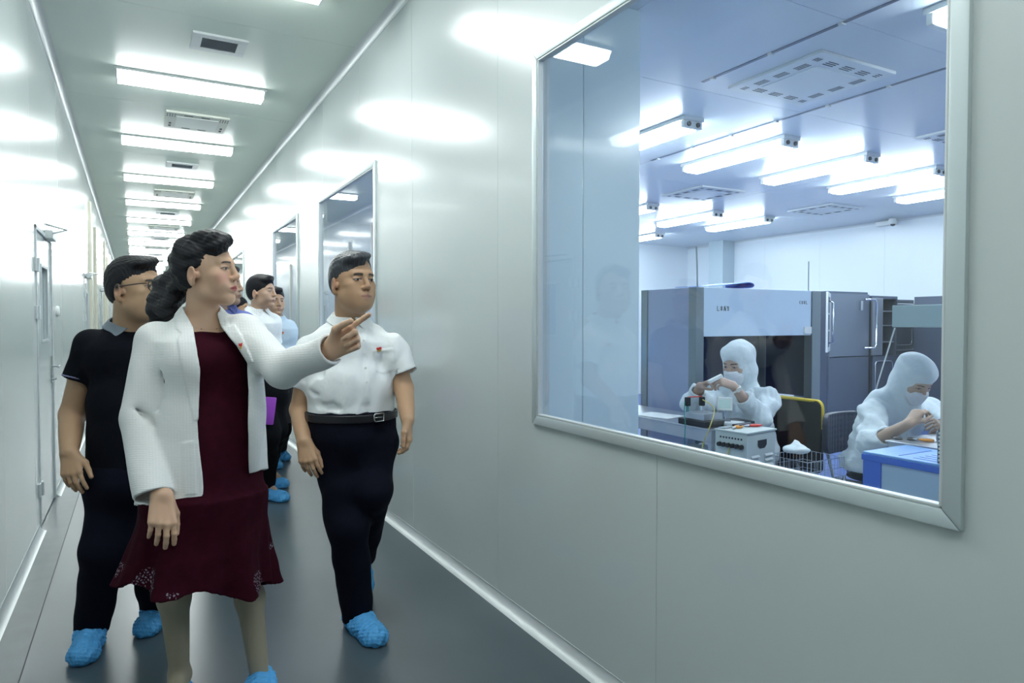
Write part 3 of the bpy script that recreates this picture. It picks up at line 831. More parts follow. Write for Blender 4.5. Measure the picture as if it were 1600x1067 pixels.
def ring_band(name, c, M, a, b, h, th, m, parent, vox=.0035):
    Mi = np.array(M).T; c0 = arr(c)
    def f(x,y,z):
        qx,qy,qz = x-c0[0],y-c0[1],z-c0[2]
        u = qx*Mi[0,0]+qy*Mi[0,1]+qz*Mi[0,2]; v = qx*Mi[1,0]+qy*Mi[1,1]+qz*Mi[1,2]; w = qx*Mi[2,0]+qy*Mi[2,1]+qz*Mi[2,2]
        return np.maximum(np.abs(np.sqrt((u/a)**2+(v/b)**2)-1)*min(a,b)-th, np.abs(w)-h)
    S = Solid(); e = max(a,b)+h+.03; S.fn(f, c0-e, c0+e)
    return solid_obj(name, S, vox*QH, m, parent)
def badge(c, M, parent):
    """small flag-shaped lapel badge; M columns left, forward, up"""
    b = MB(); T = lambda x,y,z: L2W(c,M,(x,y,z))
    pts = [(.011,.002,.007),(.004,.003,.009),(-.004,.002,.005),(-.011,.002,.006),(-.011,.002,-.003),(-.004,.002,-.005),(.004,.003,-.001),(.011,.002,-.003)]
    b.prism([T(*p) for p in pts], M @ Vector((0,.0025,0))); o = b.build('badge', M_RED, parent)
    g = MB(); pts = [(.009,.002,-.003),(.0,.002,-.003),(-.010,.002,-.006),(-.008,.002,-.012),(.002,.002,-.014),(.009,.002,-.010)]
    g.prism([T(*p) for p in pts], M @ Vector((0,.002,0))); g.build('badge_base', M_GOLD, o)
    return o
def shoe_cover(heel, toe, parent, ankle=None, w=.060, vox=.0036):
    heel, toe = Vector(heel), Vector(toe); d = unit(toe-heel); sd = unit(d.cross(UP)); up = sd.cross(d)
    S = Solid()
    S.rc(heel+up*.04, heel+d*.09+up*.045, .050, .057, .02); S.rc(heel+d*.09+up*.040, toe-d*.045+up*.034, .057, w*.80, .03)
    S.ell(toe-d*.06+up*.032, (w*.95,.066,.036), frame(d,up), .03)
    if ankle is not None: S.rc(heel+up*.05+d*.02, Vector(ankle), .050, .046, .03, flat=1)
    for i in range(5):
        for q in (-1,1): S.rc(heel+d*(.03+.045*i)+sd*.07*q+up*.02, heel+d*(.05+.042*i)+sd*.02*q+up*.10, .004,.002,.008,'sub')
    S.disp(wob(.0022,[((d.x,d.y,.3),.021,0,1),((sd.x,sd.y,.8),.034,1,.9),((.3,.5,1),.015,2,.5)],1.2), heel-Vector((.3,.3,.1)), toe+Vector((.3,.3,.3)))
    S.plane(heel+up*.001, -up)
    return solid_obj('shoe_cover', S, vox*QH, M_COVER, parent)
def leg_pair(S, J, k=.03):
    for q in ('l','r'):
        h, kn, an, toe = J['hip_'+q], J['knee_'+q], J['ank_'+q], J['toe_'+q]
        S.rc(h, kn, .080, .052, k); S.rc(kn, an, .052, .038, .03, rmid=.050); S.rc(an+Vector((0,0,-.01)), toe, .042, .032, .03)
def arm(S, sh, el, wr, u=.048, e=.040, w=.027, k=.025):
    S.rc(sh, el, u, e, k); S.rc(el, wr, e, w, .02, rmid=(e+w)/2+.004)
def hair_short(name, c, M, s, m, parent, vol=.010, part=0, low=-.050, vox=.0026, front=.0, wide=1.0, line=0.0):
    S = Solid()
    T = lambda x,y,z: Vector(c)+M@Vector((x*s*wide,y*s,z*s))
    def E(x,y,z,rx,ry,rz,k,kind='add',rot=None): S.ell(T(x,y,z),(rx*s*wide,ry*s,rz*s),M if rot is None else M@rot,k*s,kind)
    E(0,-.014,.040,.074+vol*.7,.094+vol,.083+vol*1.1,.01)
    E(0,-.040,-.004,.069+vol*.5,.068+vol*.5,.072,.02)
    if front: E(-.010,.052,.092+line,.060,.050,.022+front*.5,.02,'add',Matrix.Rotation(R(-12),3,'Y'))
    E(0,.116,-.014+line,.084,.080,.082,.008,'sub')
    E(0,.095,-.075,.098,.088,.075,.010,'sub')
    if part: E(.050*part,.095,.050,.045,.062,.052,.008,'sub',Matrix.Rotation(R(20*part),3,'Y'))
    for q in (-1,1): E(q*.088,-.006,-.026,.026,.026,.038,.005,'sub')
    S.plane(T(0,-.03,low), M@Vector((0,.3,-1)))
    c = Vector(c)
    S.disp(wob(.0005*s,[((M@Vector((.9,.3,.2))),.009,0,1),((M@Vector((.9,-.2,.4))),.017,1,1)],1.8), c-Vector((.2,.2,.2)), c+Vector((.2,.2,.2)))
    return solid_obj(name, S, vox*QH, m, parent)
def glasses(c, M, s, parent, m=None):
    T = lambda x,y,z: Vector(c)+M@Vector((x*s,y*s,z*s)); b = MB()
    for q in (-1,1):
        pts = []
        for k in range(20):
            a = 2*math.pi*k/20; cx, cz = math.cos(a), math.sin(a)
            pts.append(T(q*.034+.026*math.copysign(abs(cx)**.7,cx), .102-.10*(abs(q*.034+.026*cx)**2)*4, .000+.018*math.copysign(abs(cz)**.75,cz)))
        b.tube(pts, .0019*s, 6, close=True)
        b.tube([T(q*.060,.096,.008),T(q*.078,.083,.008),T(q*.083,.03,.004),T(q*.084,-.012,.000)], .0024*s, 6)
    b.tube([T(-.009,.106,.004),T(0,.110,.007),T(.009,.106,.004)], .0018*s, 6)
    o = b.build('spectacles', m or M_BLACK, parent, smooth=True)
    for q in (-1,1):
        l = MB(); l.prism([T(q*.034+.024*math.cos(2*math.pi*k/16), .101, .016*math.sin(2*math.pi*k/16)) for k in range(16)], M@Vector((0,.001,0))); l.build('lens', M_LENS, o)
    return o
def person_root(label, x, y, group=None): return empty('person', (x,y,0), label, 'person', group)
def pp(t3): return P(*t3)

def man(q):
    """a clothed man from joint positions; q is a dictionary, see the calls"""
    g = q.get; fx = g('vox', 1.0)
    root = person_root(q['label'], *q['at'])
    hc = P(*q['head']); s = g('hs',1.05); wide = g('wide',1.03); hM = facing(q['head'][0], *q['look'])
    bM = facing(q['chest'][0], g('turn',0)); F = bM@Vector((0,1,0)); Lf = bM@Vector((1,0,0))
    J = {k: P(*q[k]) for k in ('hip_r','knee_r','ank_r','hip_l','knee_l','ank_l')}
    for e in 'lr':
        J['toe_'+e] = Vector(J['ank_'+e]); J['toe_'+e].z = max(.03, J['ank_'+e].z-.06); J['toe_'+e] += Vector(q['foot_'+e])*.13
    sr, er, wr_ = [P(*a) for a in q['arm_r']]; sl, el, wl = [P(*a) for a in q['arm_l']]
    neck, ch, be = P(*q['neck']), P(*q['chest']), P(*q['belly'])
    cw, bw, cd, bd = g('cw',.19), g('bw',.19), g('cd',.125), g('bd',.14)
    waist = P(*q['waist'])
    B = Solid()
    head_solid(B, hc, hM, s, wide=wide)
    fat = g('fat',0)
    if fat:
        T = lambda x,y,z: hc+hM@Vector((x*s*wide,y*s,z*s))
        B.ell(T(0,.030,-.068),((.055+.014*fat)*s,.058*s,.048*s),hM,.03); B.ell(T(0,.040,-.095),((.040+.012*fat)*s,.048*s,.034*s),hM,.03)
    B.rc(hc+hM@Vector((0,-.02,-.06))*s, neck-UP*.02, .060+.008*fat, .064+.006*fat, .03)
    B.ell(ch-UP*.03,(cw*.86,cd*.8,.18),bM,.04); B.ell((be+waist)*.5,(bw*.84,bd*.80,.14),bM,.05)
    arm(B, sr, er, wr_, *g('armr',(.048,.041,.028))); arm(B, sl, el, wl, *g('armr',(.048,.041,.028)))
    leg_pair(B, J)
    for e, w, h in (('r',wr_,g('hand_r')),('l',wl,g('hand_l'))):
        if h: hand_solid(B, w, P(*h['to'])-P(*h['frm']), h['n'][0]*F+h['n'][1]*Lf+h['n'][2]*UP, h['s'][0]*F+h['s'][1]*Lf+h['s'][2]*UP, h['curl'], h.get('thumb',(.35,.5,.2,.3)), h.get('sc',1.0))
        else: hand_solid(B, w, Vector((0,0,-1)), (Lf if e == 'r' else -Lf), F, [(20,25,15)]*4, (.35,.5,.2,.3), .95)
    V,Q = multires(B, .0080*QH*fx, [(hc-UP*.02,.165*s,.0024*QH*fx),(wr_-UP*.09,.115,.0028*QH*fx),(wl-UP*.09,.115,.0028*QH*fx),(el,.10,.0045*fx),(er,.10,.0045*fx)])
    skin = g('skin',(.47,.29,.175))
    to_obj('body', V, Q, M_SKIN, root, face_paint(hc,hM,s,skin,lip=g('lip',(.40,.20,.16)),brow=(.03,.028,.028),brow_w=g('brow',1.2),hairtone=g('hairtone'),wide=wide,blush=g('blush',0)))
    hair_short('hair', hc, hM, s, g('hairm',M_HAIR), root, vox=.0026*fx, wide=wide, **g('hair',{}))
    if g('glasses'): glasses(hc, hM, s*wide, root)
    # shirt
    S = Solid()
    S.ell(ch,(cw,cd,.150),bM,.05); S.ell(be,(bw,bd,.155),bM,.05)
    S.rc(sr+UP*.004,sl+UP*.004,.056,.056,.05,sq=(F,.98)); S.rc(neck-UP*.090,neck-UP*.006,.165,.084,.05,sq=(F,.78))
    S.rc(be+(waist-be)*.4,waist,bw,bw,.04,sq=(F,bd/bw),flat=1)
    hr, hl = P(*q['cuff_r']), P(*q['cuff_l']); cr = g('cuffw',.060)
    S.rc(sr,hr,.062,cr,.045,flat=1,sq=(F,1.05)); S.rc(sl,hl,.062,cr,.045,flat=1,sq=(F,1.05))
    for a,b_ in ((sr,hr),(sl,hl)):
        dd = unit(b_-a); S.rc(b_-dd*.012, b_+dd*.03, cr-.013, cr-.012, .002,'sub')
    S.ell(neck+UP*.055+F*.01,(.066,.070,.07),bM,.006,'sub')
    for c in g('creases',()):
        a, b_ = P(c[0],c[1],c[4]), P(c[2],c[3],c[4]); S.rc(a, b_, c[5], c[5]*.5, .03, 'sub')
    lo, hi = neck-Vector((.6,.6,.62)), neck+Vector((.6,.6,0))
    S.disp(cloth(g('wrinkle',.0022),g('seed',3),.11), lo, hi)
    for poly, amt in g('raised',()): 
        a, b_ = poly_box(poly, g('rt',(2.8,3.3))[0], g('rt',(2.8,3.3))[1]); S.disp(raised(poly, be, F, amt), a, b_)
    if g('waistcut',1): S.plane(waist, -UP)
    shirt = solid_obj(g('topname','shirt'), S, .0042*QH*fx, q['top'], root)
    if g('collar',1):
        collar('collar', neck+UP*g('cup',.036)+F*.004, bM@Matrix.Rotation(R(-14),3,'X'), g('colm',q['top']), shirt, a=.069+.008*fat,b=.077+.006*fat,h=.036,flare=.72,gap=g('cgap',13),tip=g('ctip',.030),vox=.003*fx)
    # trousers
    S = Solid(); pw = g('pw',.195)
    top = P(*g('ptop',q['waist'])); hm = (J['hip_r']+J['hip_l'])*.5
    S.rc(top-UP*.005,top-UP*.06,pw,pw+.004,.03,sq=(F,.78)); S.ell(hm-UP*.01,(pw-.006,.150,.125),bM,.05)
    for e in 'lr':
        S.rc(J['hip_'+e],J['knee_'+e],.102,.088,.05,sq=(F,.97)); hem = J['ank_'+e]
        S.rc(J['knee_'+e],hem,.088,g('hemw',.071),.04,flat=1)
    S.disp(cloth(.0032,g('seed',3)+5,.15), Vector((min(J[k].x for k in J)-.5,min(J[k].y for k in J)-.5,0)), Vector((max(J[k].x for k in J)+.5,max(J[k].y for k in J)+.5,1.05)))
    S.plane(top+UP*.01, UP)
    solid_obj('trousers', S, .0055*QH*fx, g('legs',M_NAVY), root)
    for e in 'lr':
        a = J['ank_'+e]; fd = Vector(q['foot_'+e]); fd.normalize(); lift = g('lift_'+e,0)
        heel = Vector((a.x,a.y,max(0.0,a.z-.115)*(1 if lift else 0)))-fd*.045
        toe = heel+fd*.275; toe.z = 0 if lift else 0
        if lift: heel.z = lift
        shoe_cover(heel, toe, root, a+UP*.01, vox=.0036*fx)
    return dict(root=root, shirt=shirt, F=F, Lf=Lf, bM=bM, hc=hc, hM=hM, s=s, J=J, waist=waist, neck=neck)

def people_near_wall():
    d = man(dict(label='man in white short-sleeved shirt and dark belt walking nearest the right wall', at=(.86,3.0),
        head=(551,440,3.08), look=(33,-2), hs=1.08, wide=1.06, fat=1, brow=1.5,
        neck=(547,503,3.14), chest=(549,548,3.15), belly=(550,598,3.13), waist=(550,643,3.13), cw=.192, bw=.195, cd=.130, bd=.150, turn=10,
        hip_r=(521,690,3.12), knee_r=(543,820,3.04), ank_r=(559,963,3.13), foot_r=(.12,-.99,0),
        hip_l=(583,690,3.16), knee_l=(580,768,3.06), ank_l=(565,868,3.50), foot_l=(-.35,-.94,0), lift_l=.05,
        arm_r=((486,549,3.08),(468,640,3.12),(475,690,2.98)), arm_l=((614,545,3.15),(631,607,3.13),(637,656,2.96)),
        cuff_r=(465,601,3.11), cuff_l=(633,584,3.13), cuffw=.063, armr=(.050,.042,.029),
        hand_r=dict(frm=(474,692,2.98), to=(483,737,2.93), n=(-1,.35,0), s=(0,1,0), curl=[(22,20,12),(24,22,12),(28,24,14),(32,26,14)], sc=1.03),
        hand_l=dict(frm=(637,658,2.97), to=(641,712,2.95), n=(-.45,-1,0), s=(.8,-.5,0), curl=[(16,32,20),(20,36,22),(24,38,22),(28,38,22)], thumb=(.55,.6,.2,.1), sc=.98),
        hair=dict(vol=.008,part=1,front=.010), hairm=M_HAIRG, top=M_SHIRT, legs=M_NAVY, pw=.198, seed=11, wrinkle=.0030, rt=(2.85,3.3),
        raised=[([(563,512),(572,512),(578,580),(580,640),(570,640),(569,580)],.003), ([(583,547),(612,544),(616,578),(600,584),(587,580)],.0025), ([(583,547),(612,544),(613,548),(584,551)],.002)],
        creases=[(500,585,470,597,3.0,.004),(524,624,488,612,3.0,.004),(585,626,616,606,3.0,.005),(600,612,617,590,3.02,.005),(575,636,612,626,3.0,.006),(495,632,530,638,2.98,.006),(540,560,600,592,2.97,.003),(490,555,505,590,3.0,.006),(478,560,474,592,3.03,.005),(590,600,616,622,3.0,.004)]))
    F, Lf, bM, root = d['F'], d['Lf'], d['bM'], d['root']; g = surf_caster(d['shirt'], root)
    for x,y in ((568,532),(570,553),(571,575),(573,597),(574,620)):
        p = g(x,y); MB().lathe(p+F*.0005,[(.005,-.001),(.005,.0015)],10,'z',(bM@Matrix.Rotation(R(-90),3,'X')).to_4x4()).build('button', M_WHITE, d['shirt'])
    badge(g(592,545)+F*.001, bM, d['shirt'])
    w = d['waist']; belt = ring_band('belt', w-UP*.010, bM@Matrix.Rotation(R(-2),3,'X'), .205, .158, .018, .0035, M_LEATHER, root)
    c = w-UP*.012+F*.150+Lf*.090
    b = MB(); Mb = frame(F*1.0+Lf*.40); T2 = lambda x,z: c+Mb@Vector((x,0.004,z))
    b.tube([T2(.024,.017),T2(-.020,.017),T2(-.026,.010),T2(-.026,-.010),T2(-.020,-.017),T2(.024,-.017)],.0030,8,close=True); b.tube([T2(.024,0),T2(-.024,0)],.002,6)
    b.build('belt_buckle', M_CHROME, belt, smooth=True)

def people_polo():
    d = man(dict(label='man in black polo shirt with grey collar and glasses, behind the woman in white jacket', at=(-.1,3.35),
        head=(211,450,2.95), look=(52,-3), hs=1.10, wide=1.04, fat=1, brow=1.2, skin=(.44,.28,.17),
        neck=(203,513,3.02), chest=(208,562,3.03), belly=(212,625,3.03), waist=(212,728,3.03), cw=.195, bw=.190, cd=.13, bd=.155, turn=12,
        hip_r=(178,745,2.98), knee_r=(163,862,2.92), ank_r=(143,984,2.99), foot_r=(-.12,-.99,0),
        hip_l=(238,745,3.05), knee_l=(236,860,3.0), ank_l=(246,955,3.25), foot_l=(-.25,-.97,0),
        arm_r=((142,540,2.98),(113,648,3.0),(108,707,2.84)), arm_l=((270,540,3.1),(290,640,3.15),(290,700,3.05)),
        cuff_r=(124,592,2.98), cuff_l=(278,595,3.13), cuffw=.066, armr=(.058,.050,.034),
        hand_r=dict(frm=(107,707,2.86), to=(113,768,2.80), n=(-.9,.6,0), s=(.2,1,0), curl=[(12,18,10),(16,22,12),(20,24,14),(24,26,14)], thumb=(.55,.5,.1,.1), sc=1.08),
        hair=dict(vol=.006,front=.006,low=-.042,line=.004), hairtone=(.05,.04,.035), top=M_POLO, topname='polo_shirt', colm=M_GREYTRIM, legs=M_NAVY, pw=.19, seed=21, wrinkle=.0016,
        waistcut=1, glasses=1, cgap=22, ctip=.02, ptop=(212,722,3.03)))
    # contrast band on the near sleeve
    a, b_ = P(142,540,2.98), P(124,592,2.98); dd = unit(b_-a)
    ring_band('sleeve_band', b_-dd*.003, frame(d['F'],dd), .0665, .0695, .004, .0030, mat('violet_grey_trim',(.16,.17,.30),.8), d['shirt'])

def people_background():
    man(dict(label='man in white shirt with purple folder, farther down the corridor, face turned right', at=(.9,5.6),
        head=(409,456,5.3), look=(58,-2), hs=1.04, skin=(.52,.34,.24),
        neck=(403,487,5.33), chest=(400,515,5.33), belly=(405,555,5.33), waist=(412,588,5.33), turn=35, cw=.185,bw=.175,
        hip_r=(408,612,5.3), knee_r=(418,680,5.2), ank_r=(416,757,5.45), foot_r=(.5,-.86,0),
        hip_l=(426,612,5.35), knee_l=(430,670,5.35), ank_l=(418,733,5.9), foot_l=(.5,-.86,0),
        arm_r=((380,505,5.25),(378,558,5.2),(402,602,5.12)), arm_l=((425,503,5.4),(432,550,5.45),(436,590,5.35)),
        cuff_r=(379,540,5.22), cuff_l=(429,535,5.43), hair=dict(vol=.012,front=.014), top=M_SHIRT, legs=M_BLACKW, seed=31, vox=1.8))
    r = empty('document_folder', (P(412,642,5.08).x, P(412,642,5.08).y, P(412,642,5.08).z), 'purple zipped folder held by man in white shirt in the corridor', 'folder')
    M = facing(412, 25); c = P(412,642,5.07)
    b = MB(); T = M.to_4x4(); T.translation = c; b.box((-.115,-.014,-.10),(.085,.014,.105), T @ Matrix.Rotation(R(8),4,'Y'))
    b.build('cover', mat('purple_fabric',(.30,.05,.48),.5), r, bevel=.008, smooth='auto')
    b = MB(); b.box((-.135,-.006,.085),(-.115,.006,.098), T @ Matrix.Rotation(R(8),4,'Y')); b.build('zip_tab', M_WHITE, r)
    d = man(dict(label='man in light blue shirt with red badge, beyond the man with purple folder', at=(1.15,6.4),
        head=(429,471,6.0), look=(22,0), hs=1.02, skin=(.46,.29,.19),
        neck=(430,498,6.05), chest=(430,523,6.05), belly=(430,560,6.05), waist=(430,590,6.05), turn=12, cw=.19,bw=.18,
        hip_r=(420,612,6.05), knee_r=(424,665,6.1), ank_r=(424,705,6.7), foot_r=(.1,-1,0),
        hip_l=(440,612,6.1), knee_l=(438,670,6.2), ank_l=(437,700,7.1), foot_l=(.1,-1,0),
        arm_r=((404,512,6.0),(400,555,6.0),(403,590,5.9)), arm_l=((451,512,6.15),(454,558,6.15),(449,595,6.0)),
        cuff_r=(401,540,6.0), cuff_l=(454,543,6.15), hair=dict(vol=.010,front=.010), top=M_SHIRTB, legs=M_BLACKW, seed=41, vox=1.8,
        raised=[([(424,500),(428,500),(430,588),(426,588)],.003)], rt=(5.6,6.2)))
    g = surf_caster(d['shirt'], d['root']); badge(g(441,520)+d['F']*.002, d['bM'], d['shirt'])
    r = empty('document_bag', tuple(P(451,632,5.8)), 'black bag hanging from the hand of man in light blue shirt', 'bag')
    M = facing(446, 30).to_4x4(); M.translation = P(450,630,5.85); MB().box((-.045,-.02,-.17),(.06,.02,.14), M).build('bag_body', M_LEATHER, r, bevel=.012, smooth='auto')
    MB().tube([M@Vector((-.03,0,.13)),M@Vector((-.02,0,.19)),M@Vector((.03,0,.19)),M@Vector((.04,0,.13))],.005,6).build('bag_handle', M_LEATHER, r)
    man(dict(label='person in violet-blue collared shirt, mostly hidden behind the woman in white jacket', at=(.45,4.5),
        head=(350,446,4.3), look=(66,-2), hs=1.02, skin=(.55,.37,.28),
        neck=(346,482,4.35), chest=(348,520,4.36), belly=(348,575,4.36), waist=(348,625,4.36), turn=15, cw=.18,bw=.16,
        hip_r=(332,650,4.36), knee_r=(334,745,4.33), ank_r=(334,835,4.4), foot_r=(0,-1,0),
        hip_l=(362,650,4.36), knee_l=(362,745,4.33), ank_l=(360,835,4.45), foot_l=(0,-1,0),
        arm_r=((312,502,4.3),(306,570,4.32),(310,630,4.2)), arm_l=((382,504,4.42),(388,570,4.44),(384,625,4.3)),
        cuff_r=(308,545,4.3), cuff_l=(386,545,4.42), hair=dict(vol=.008,front=.008), top=M_VIOLET, legs=M_BLACKW, seed=51, vox=2.2, cup=.045, ctip=.035))
    man(dict(label='dark-haired person farthest back, only the top of the head showing', at=(1.0,7.6),
        head=(373,482,7.2), look=(70,0), hs=1.02, neck=(374,506,7.2), chest=(374,528,7.2), belly=(374,560,7.2), waist=(374,585,7.2), turn=20,
        hip_r=(366,600,7.2), knee_r=(368,650,7.2), ank_r=(368,692,7.3), foot_r=(0,-1,0), hip_l=(384,600,7.2), knee_l=(384,650,7.2), ank_l=(384,692,7.3), foot_l=(0,-1,0),
        arm_r=((354,518,7.2),(350,555,7.2),(352,590,7.1)), arm_l=((396,518,7.2),(398,555,7.2),(396,590,7.1)), cuff_r=(352,545,7.2), cuff_l=(397,545,7.2),
        hair=dict(vol=.010), top=M_SHIRT, legs=M_BLACKW, seed=61, vox=2.6))
# ---- woman in the white jacket over a dark red dress ----------------------
M_JACKET = mat('white_waffle_jacket', (.78,.79,.78), .85, 0, .2)
def _waffle(m):
    nt = m.node_tree; b = nt.nodes['Principled BSDF']
    tc = nt.nodes.new('ShaderNodeTexCoord'); w1 = nt.nodes.new('ShaderNodeTexWave'); w2 = nt.nodes.new('ShaderNodeTexWave')
    w1.bands_direction = 'Z'; w1.inputs['Scale'].default_value = 60; w1.inputs['Distortion'].default_value = 1.2; w1.inputs['Detail Scale'].default_value = 3
    w2.bands_direction = 'X'; w2.inputs['Scale'].default_value = 34; w2.inputs['Distortion'].default_value = .6
    mu = nt.nodes.new('ShaderNodeMath'); mu.operation = 'MULTIPLY_ADD'; mu.inputs[1].default_value = .35
    nt.links.new(tc.outputs['Object'], w1.inputs['Vector']); nt.links.new(tc.outputs['Object'], w2.inputs['Vector'])
    nt.links.new(w2.outputs['Fac'], mu.inputs[0]); nt.links.new(w1.outputs['Fac'], mu.inputs[2])
    bp = nt.nodes.new('ShaderNodeBump'); bp.inputs['Strength'].default_value = .28; bp.inputs['Distance'].default_value = .004
    nt.links.new(mu.outputs[0], bp.inputs['Height']); nt.links.new(bp.outputs['Normal'], b.inputs['Normal'])
_waffle(M_JACKET)
M_DRESS = mat('dark_red_knit', (.050,.006,.014), .75, 0, .25, bump=(120,.3,.002), noise=(30,.35))
def lace_mat():
    m = mat('dark_red_lace', (.030,.002,.008), .85, 0, .1, bump=(90,.35,.003), noise=(30,.3))
    nt = m.node_tree; b = nt.nodes['Principled BSDF']
    tc = nt.nodes.new('ShaderNodeTexCoord'); vo = nt.nodes.new('ShaderNodeTexVoronoi'); vo.feature = 'DISTANCE_TO_EDGE'; vo.inputs['Scale'].default_value = 95
    no = nt.nodes.new('ShaderNodeTexNoise'); no.inputs['Scale'].default_value = 7.5; no.inputs['Detail'].default_value = 1.5
    sx = nt.nodes.new('ShaderNodeSeparateXYZ')
    for n in (vo,no): nt.links.new(tc.outputs['Object'], n.inputs['Vector'])
    nt.links.new(tc.outputs['Object'], sx.inputs[0])
    def math_(op, a, b_=None, c=None):
        n = nt.nodes.new('ShaderNodeMath'); n.operation = op
        for i,v in enumerate((a,b_,c)):
            if v is None: continue
            if isinstance(v,(int,float)): n.inputs[i].default_value = v
            else: nt.links.new(v, n.inputs[i])
        return n.outputs[0]
    hole = math_('GREATER_THAN', vo.outputs['Distance'], .20)
    patch = math_('GREATER_THAN', no.outputs['Fac'], .535)
    low = math_('LESS_THAN', sx.outputs['Z'], .60)
    al = math_('MULTIPLY', math_('MULTIPLY', hole, patch), low)
    old = b.inputs['Base Color'].links[0].from_socket; mx = nt.nodes.new('ShaderNodeMix'); mx.data_type = 'RGBA'
    mx.inputs['B'].default_value = (.22,.20,.24,1); nt.links.new(old, mx.inputs['A']); nt.links.new(al, mx.inputs['Factor']); nt.links.new(mx.outputs['Result'], b.inputs['Base Color']); return m
M_LACE = lace_mat()
def woman():
    root = person_root('woman in white jacket over dark red dress, pointing with her left hand', .1, 2.4)
    T0 = 2.40
    hc = P(323,424,2.40); s = 1.0; hM = facing(323, 60, -4); bM = facing(325, 17)
    F = bM@Vector((0,1,0)); Lf = bM@Vector((1,0,0))
    sr, er, wr_ = P(241,532,2.38), P(222,655,2.34), P(252,772,2.22)
    sl, el, wl = P(384,522,2.46), P(441,577,2.30), P(517,547,2.17)
    neck = P(316,500,2.44)
    J = dict(hip_r=P(285,740,2.42), knee_r=P(268,880,2.33), ank_r=P(281,1052,2.44), hip_l=P(350,740,2.46), knee_l=P(384,880,2.60), ank_l=P(407,1066,2.56))
    B = Solid(); head_solid(B, hc, hM, s, fem=True)
    T = lambda x,y,z: hc+hM@Vector((x*s,y*s,z*s))
    # parted lips
    B.rc(T(-.014,.094,-.0675),T(.014,.094,-.0675),.0022,.0022,.002,'sub')
    B.rc(T(0,-.022,-.065), neck-UP*.015, .050, .056, .03)
    B.rc(neck-UP*.055-Lf*.055, neck-UP*.055+Lf*.055, .047,.047,.06,sq=(F,.9)); B.ell(P(322,572,2.45),(.150,.092,.17),bM,.05)
    B.ell(P(325,690,2.44),(.15,.11,.17),bM,.05)
    arm(B, sr, er, wr_, .040,.035,.026); arm(B, sl, el, wl, .040,.035,.025)
    for q in 'lr':
        h, kn, an = J['hip_'+q], J['knee_'+q], J['ank_'+q]; d = Vector((-.25,-.97,0))
        B.rc(h,kn,.080,.055,.04); mid = kn.lerp(an,.30)+Vector((0,.010,0)); B.rc(kn,mid,.047,.051,.03); B.rc(mid,an,.050,.032,.03); B.rc(an-UP*.01,an+d*.12-UP*.055,.036,.028,.03)
    hand_solid(B, wr_, P(254,834,2.22)-P(252,772,2.26), -F*1.0+Lf*.1, Lf, [(14,24,12),(18,26,12),(22,28,12),(26,28,12)], (.40,.55,.15,.3), 1.08, k=.006)
    # pointing hand: index straight, the others folded, palm to the viewer, thumb uppermost
    dd = P(568,518,2.15)-P(517,547,2.17); pn = (Vector((0,0,CAMH))-P(540,525,2.16)); pn = unit(pn)
    tdir = unit(P(517,510,2.15)-P(517,547,2.17))
    fp = hand_solid(B, wl, dd, pn, tdir, [(-8,4,2),(66,88,45),(70,90,45),(74,90,45)], (.50,.85,.25,.30), 1.06, spread=.05, k=.005)
    V,Q = multires(B, .0075*QH, [(hc-UP*.03,.175,.0022*QH),(wr_-UP*.09,.12,.0026*QH),(wl+unit(dd)*.085,.13,.0023*QH),(P(318,505,2.38),.11,.0040)])
    skin = (.60,.385,.26); pf = face_paint(hc,hM,s,skin,lip=(.45,.07,.09),brow=(.035,.028,.028),brow_w=.95,blush=.55)
    def paint(V):
        C = pf(V); w = np.clip((.80-V[:,2])/.03,0,1)[:,None]; w2 = np.clip((.55-V[:,2])/.03,0,1)[:,None]
        return C*(1-w2)+np.array((.34,.30,.22))*w2
    to_obj('body', V, Q, M_SKIN, root, paint)
    # hair: swept back, wave over the forehead, gathered behind and falling on the shoulder
    S = Solid()
    E = lambda x,y,z,rx,ry,rz,k=.02,kind='add',rot=None: S.ell(T(x,y,z),(rx,ry,rz),hM if rot is None else hM@rot,k,kind)
    E(0,-.022,.046,.084,.100,.090); E(0,-.050,.000,.076,.068,.075,.03)
    E(-.012,.050,.098,.062,.052,.030,.02,'add',Matrix.Rotation(R(14),3,'X')); E(-.030,.078,.090,.030,.026,.020,.012)
    E(-.035,.060,.070,.036,.030,.026,.015); E(0,.02,.118,.060,.055,.024,.02)
    E(0,.112,-.012,.088,.066,.084,.008,'sub'); E(0,.100,-.080,.1,.086,.080,.008,'sub'); E(-.074,.060,-.022,.040,.034,.062,.008,'sub')
    for q in (-1,1): E(q*.090,-.010,-.018,.022,.023,.036,.005,'sub')
    E(0,.03,-.085,.075,.075,.05,.01,'sub')
    S.rc(P(290,430,2.50),P(268,452,2.52),.052,.058,.03); S.rc(P(268,452,2.52),P(254,482,2.49),.058,.048,.03); S.rc(P(254,480,2.49),P(246,520,2.53),.046,.02,.03)
    S.rc(P(276,455,2.46),P(262,486,2.44),.036,.030,.03)
    for i in range(9): 
        a = P(282-4*i,440+3*i,2.40+.0*i); S.rc(a, P(268-5*i,492,2.38), .004,.004,.012,'sub')
    S.disp(cloth(.0035,77,.05), hc-Vector((.4,.4,.4)), hc+Vector((.3,.3,.2))); S.disp(wob(.0006,[(hM@Vector((.15,.45,1)),.012,0,1),(hM@Vector((1,.5,.4)),.016,1,1)],1.8), hc-Vector((.4,.4,.4)), hc+Vector((.3,.3,.2)))
    solid_obj('hair', S, .0028*QH, M_HAIR, root)
    # dress bodice
    S = Solid()
    S.ell(P(322,578,2.45),(.168,.112,.165),bM,.05); S.rc(P(324,560,2.44)-Lf*.075+F*.055,P(324,560,2.44)+Lf*.075+F*.055,.062,.062,.05)
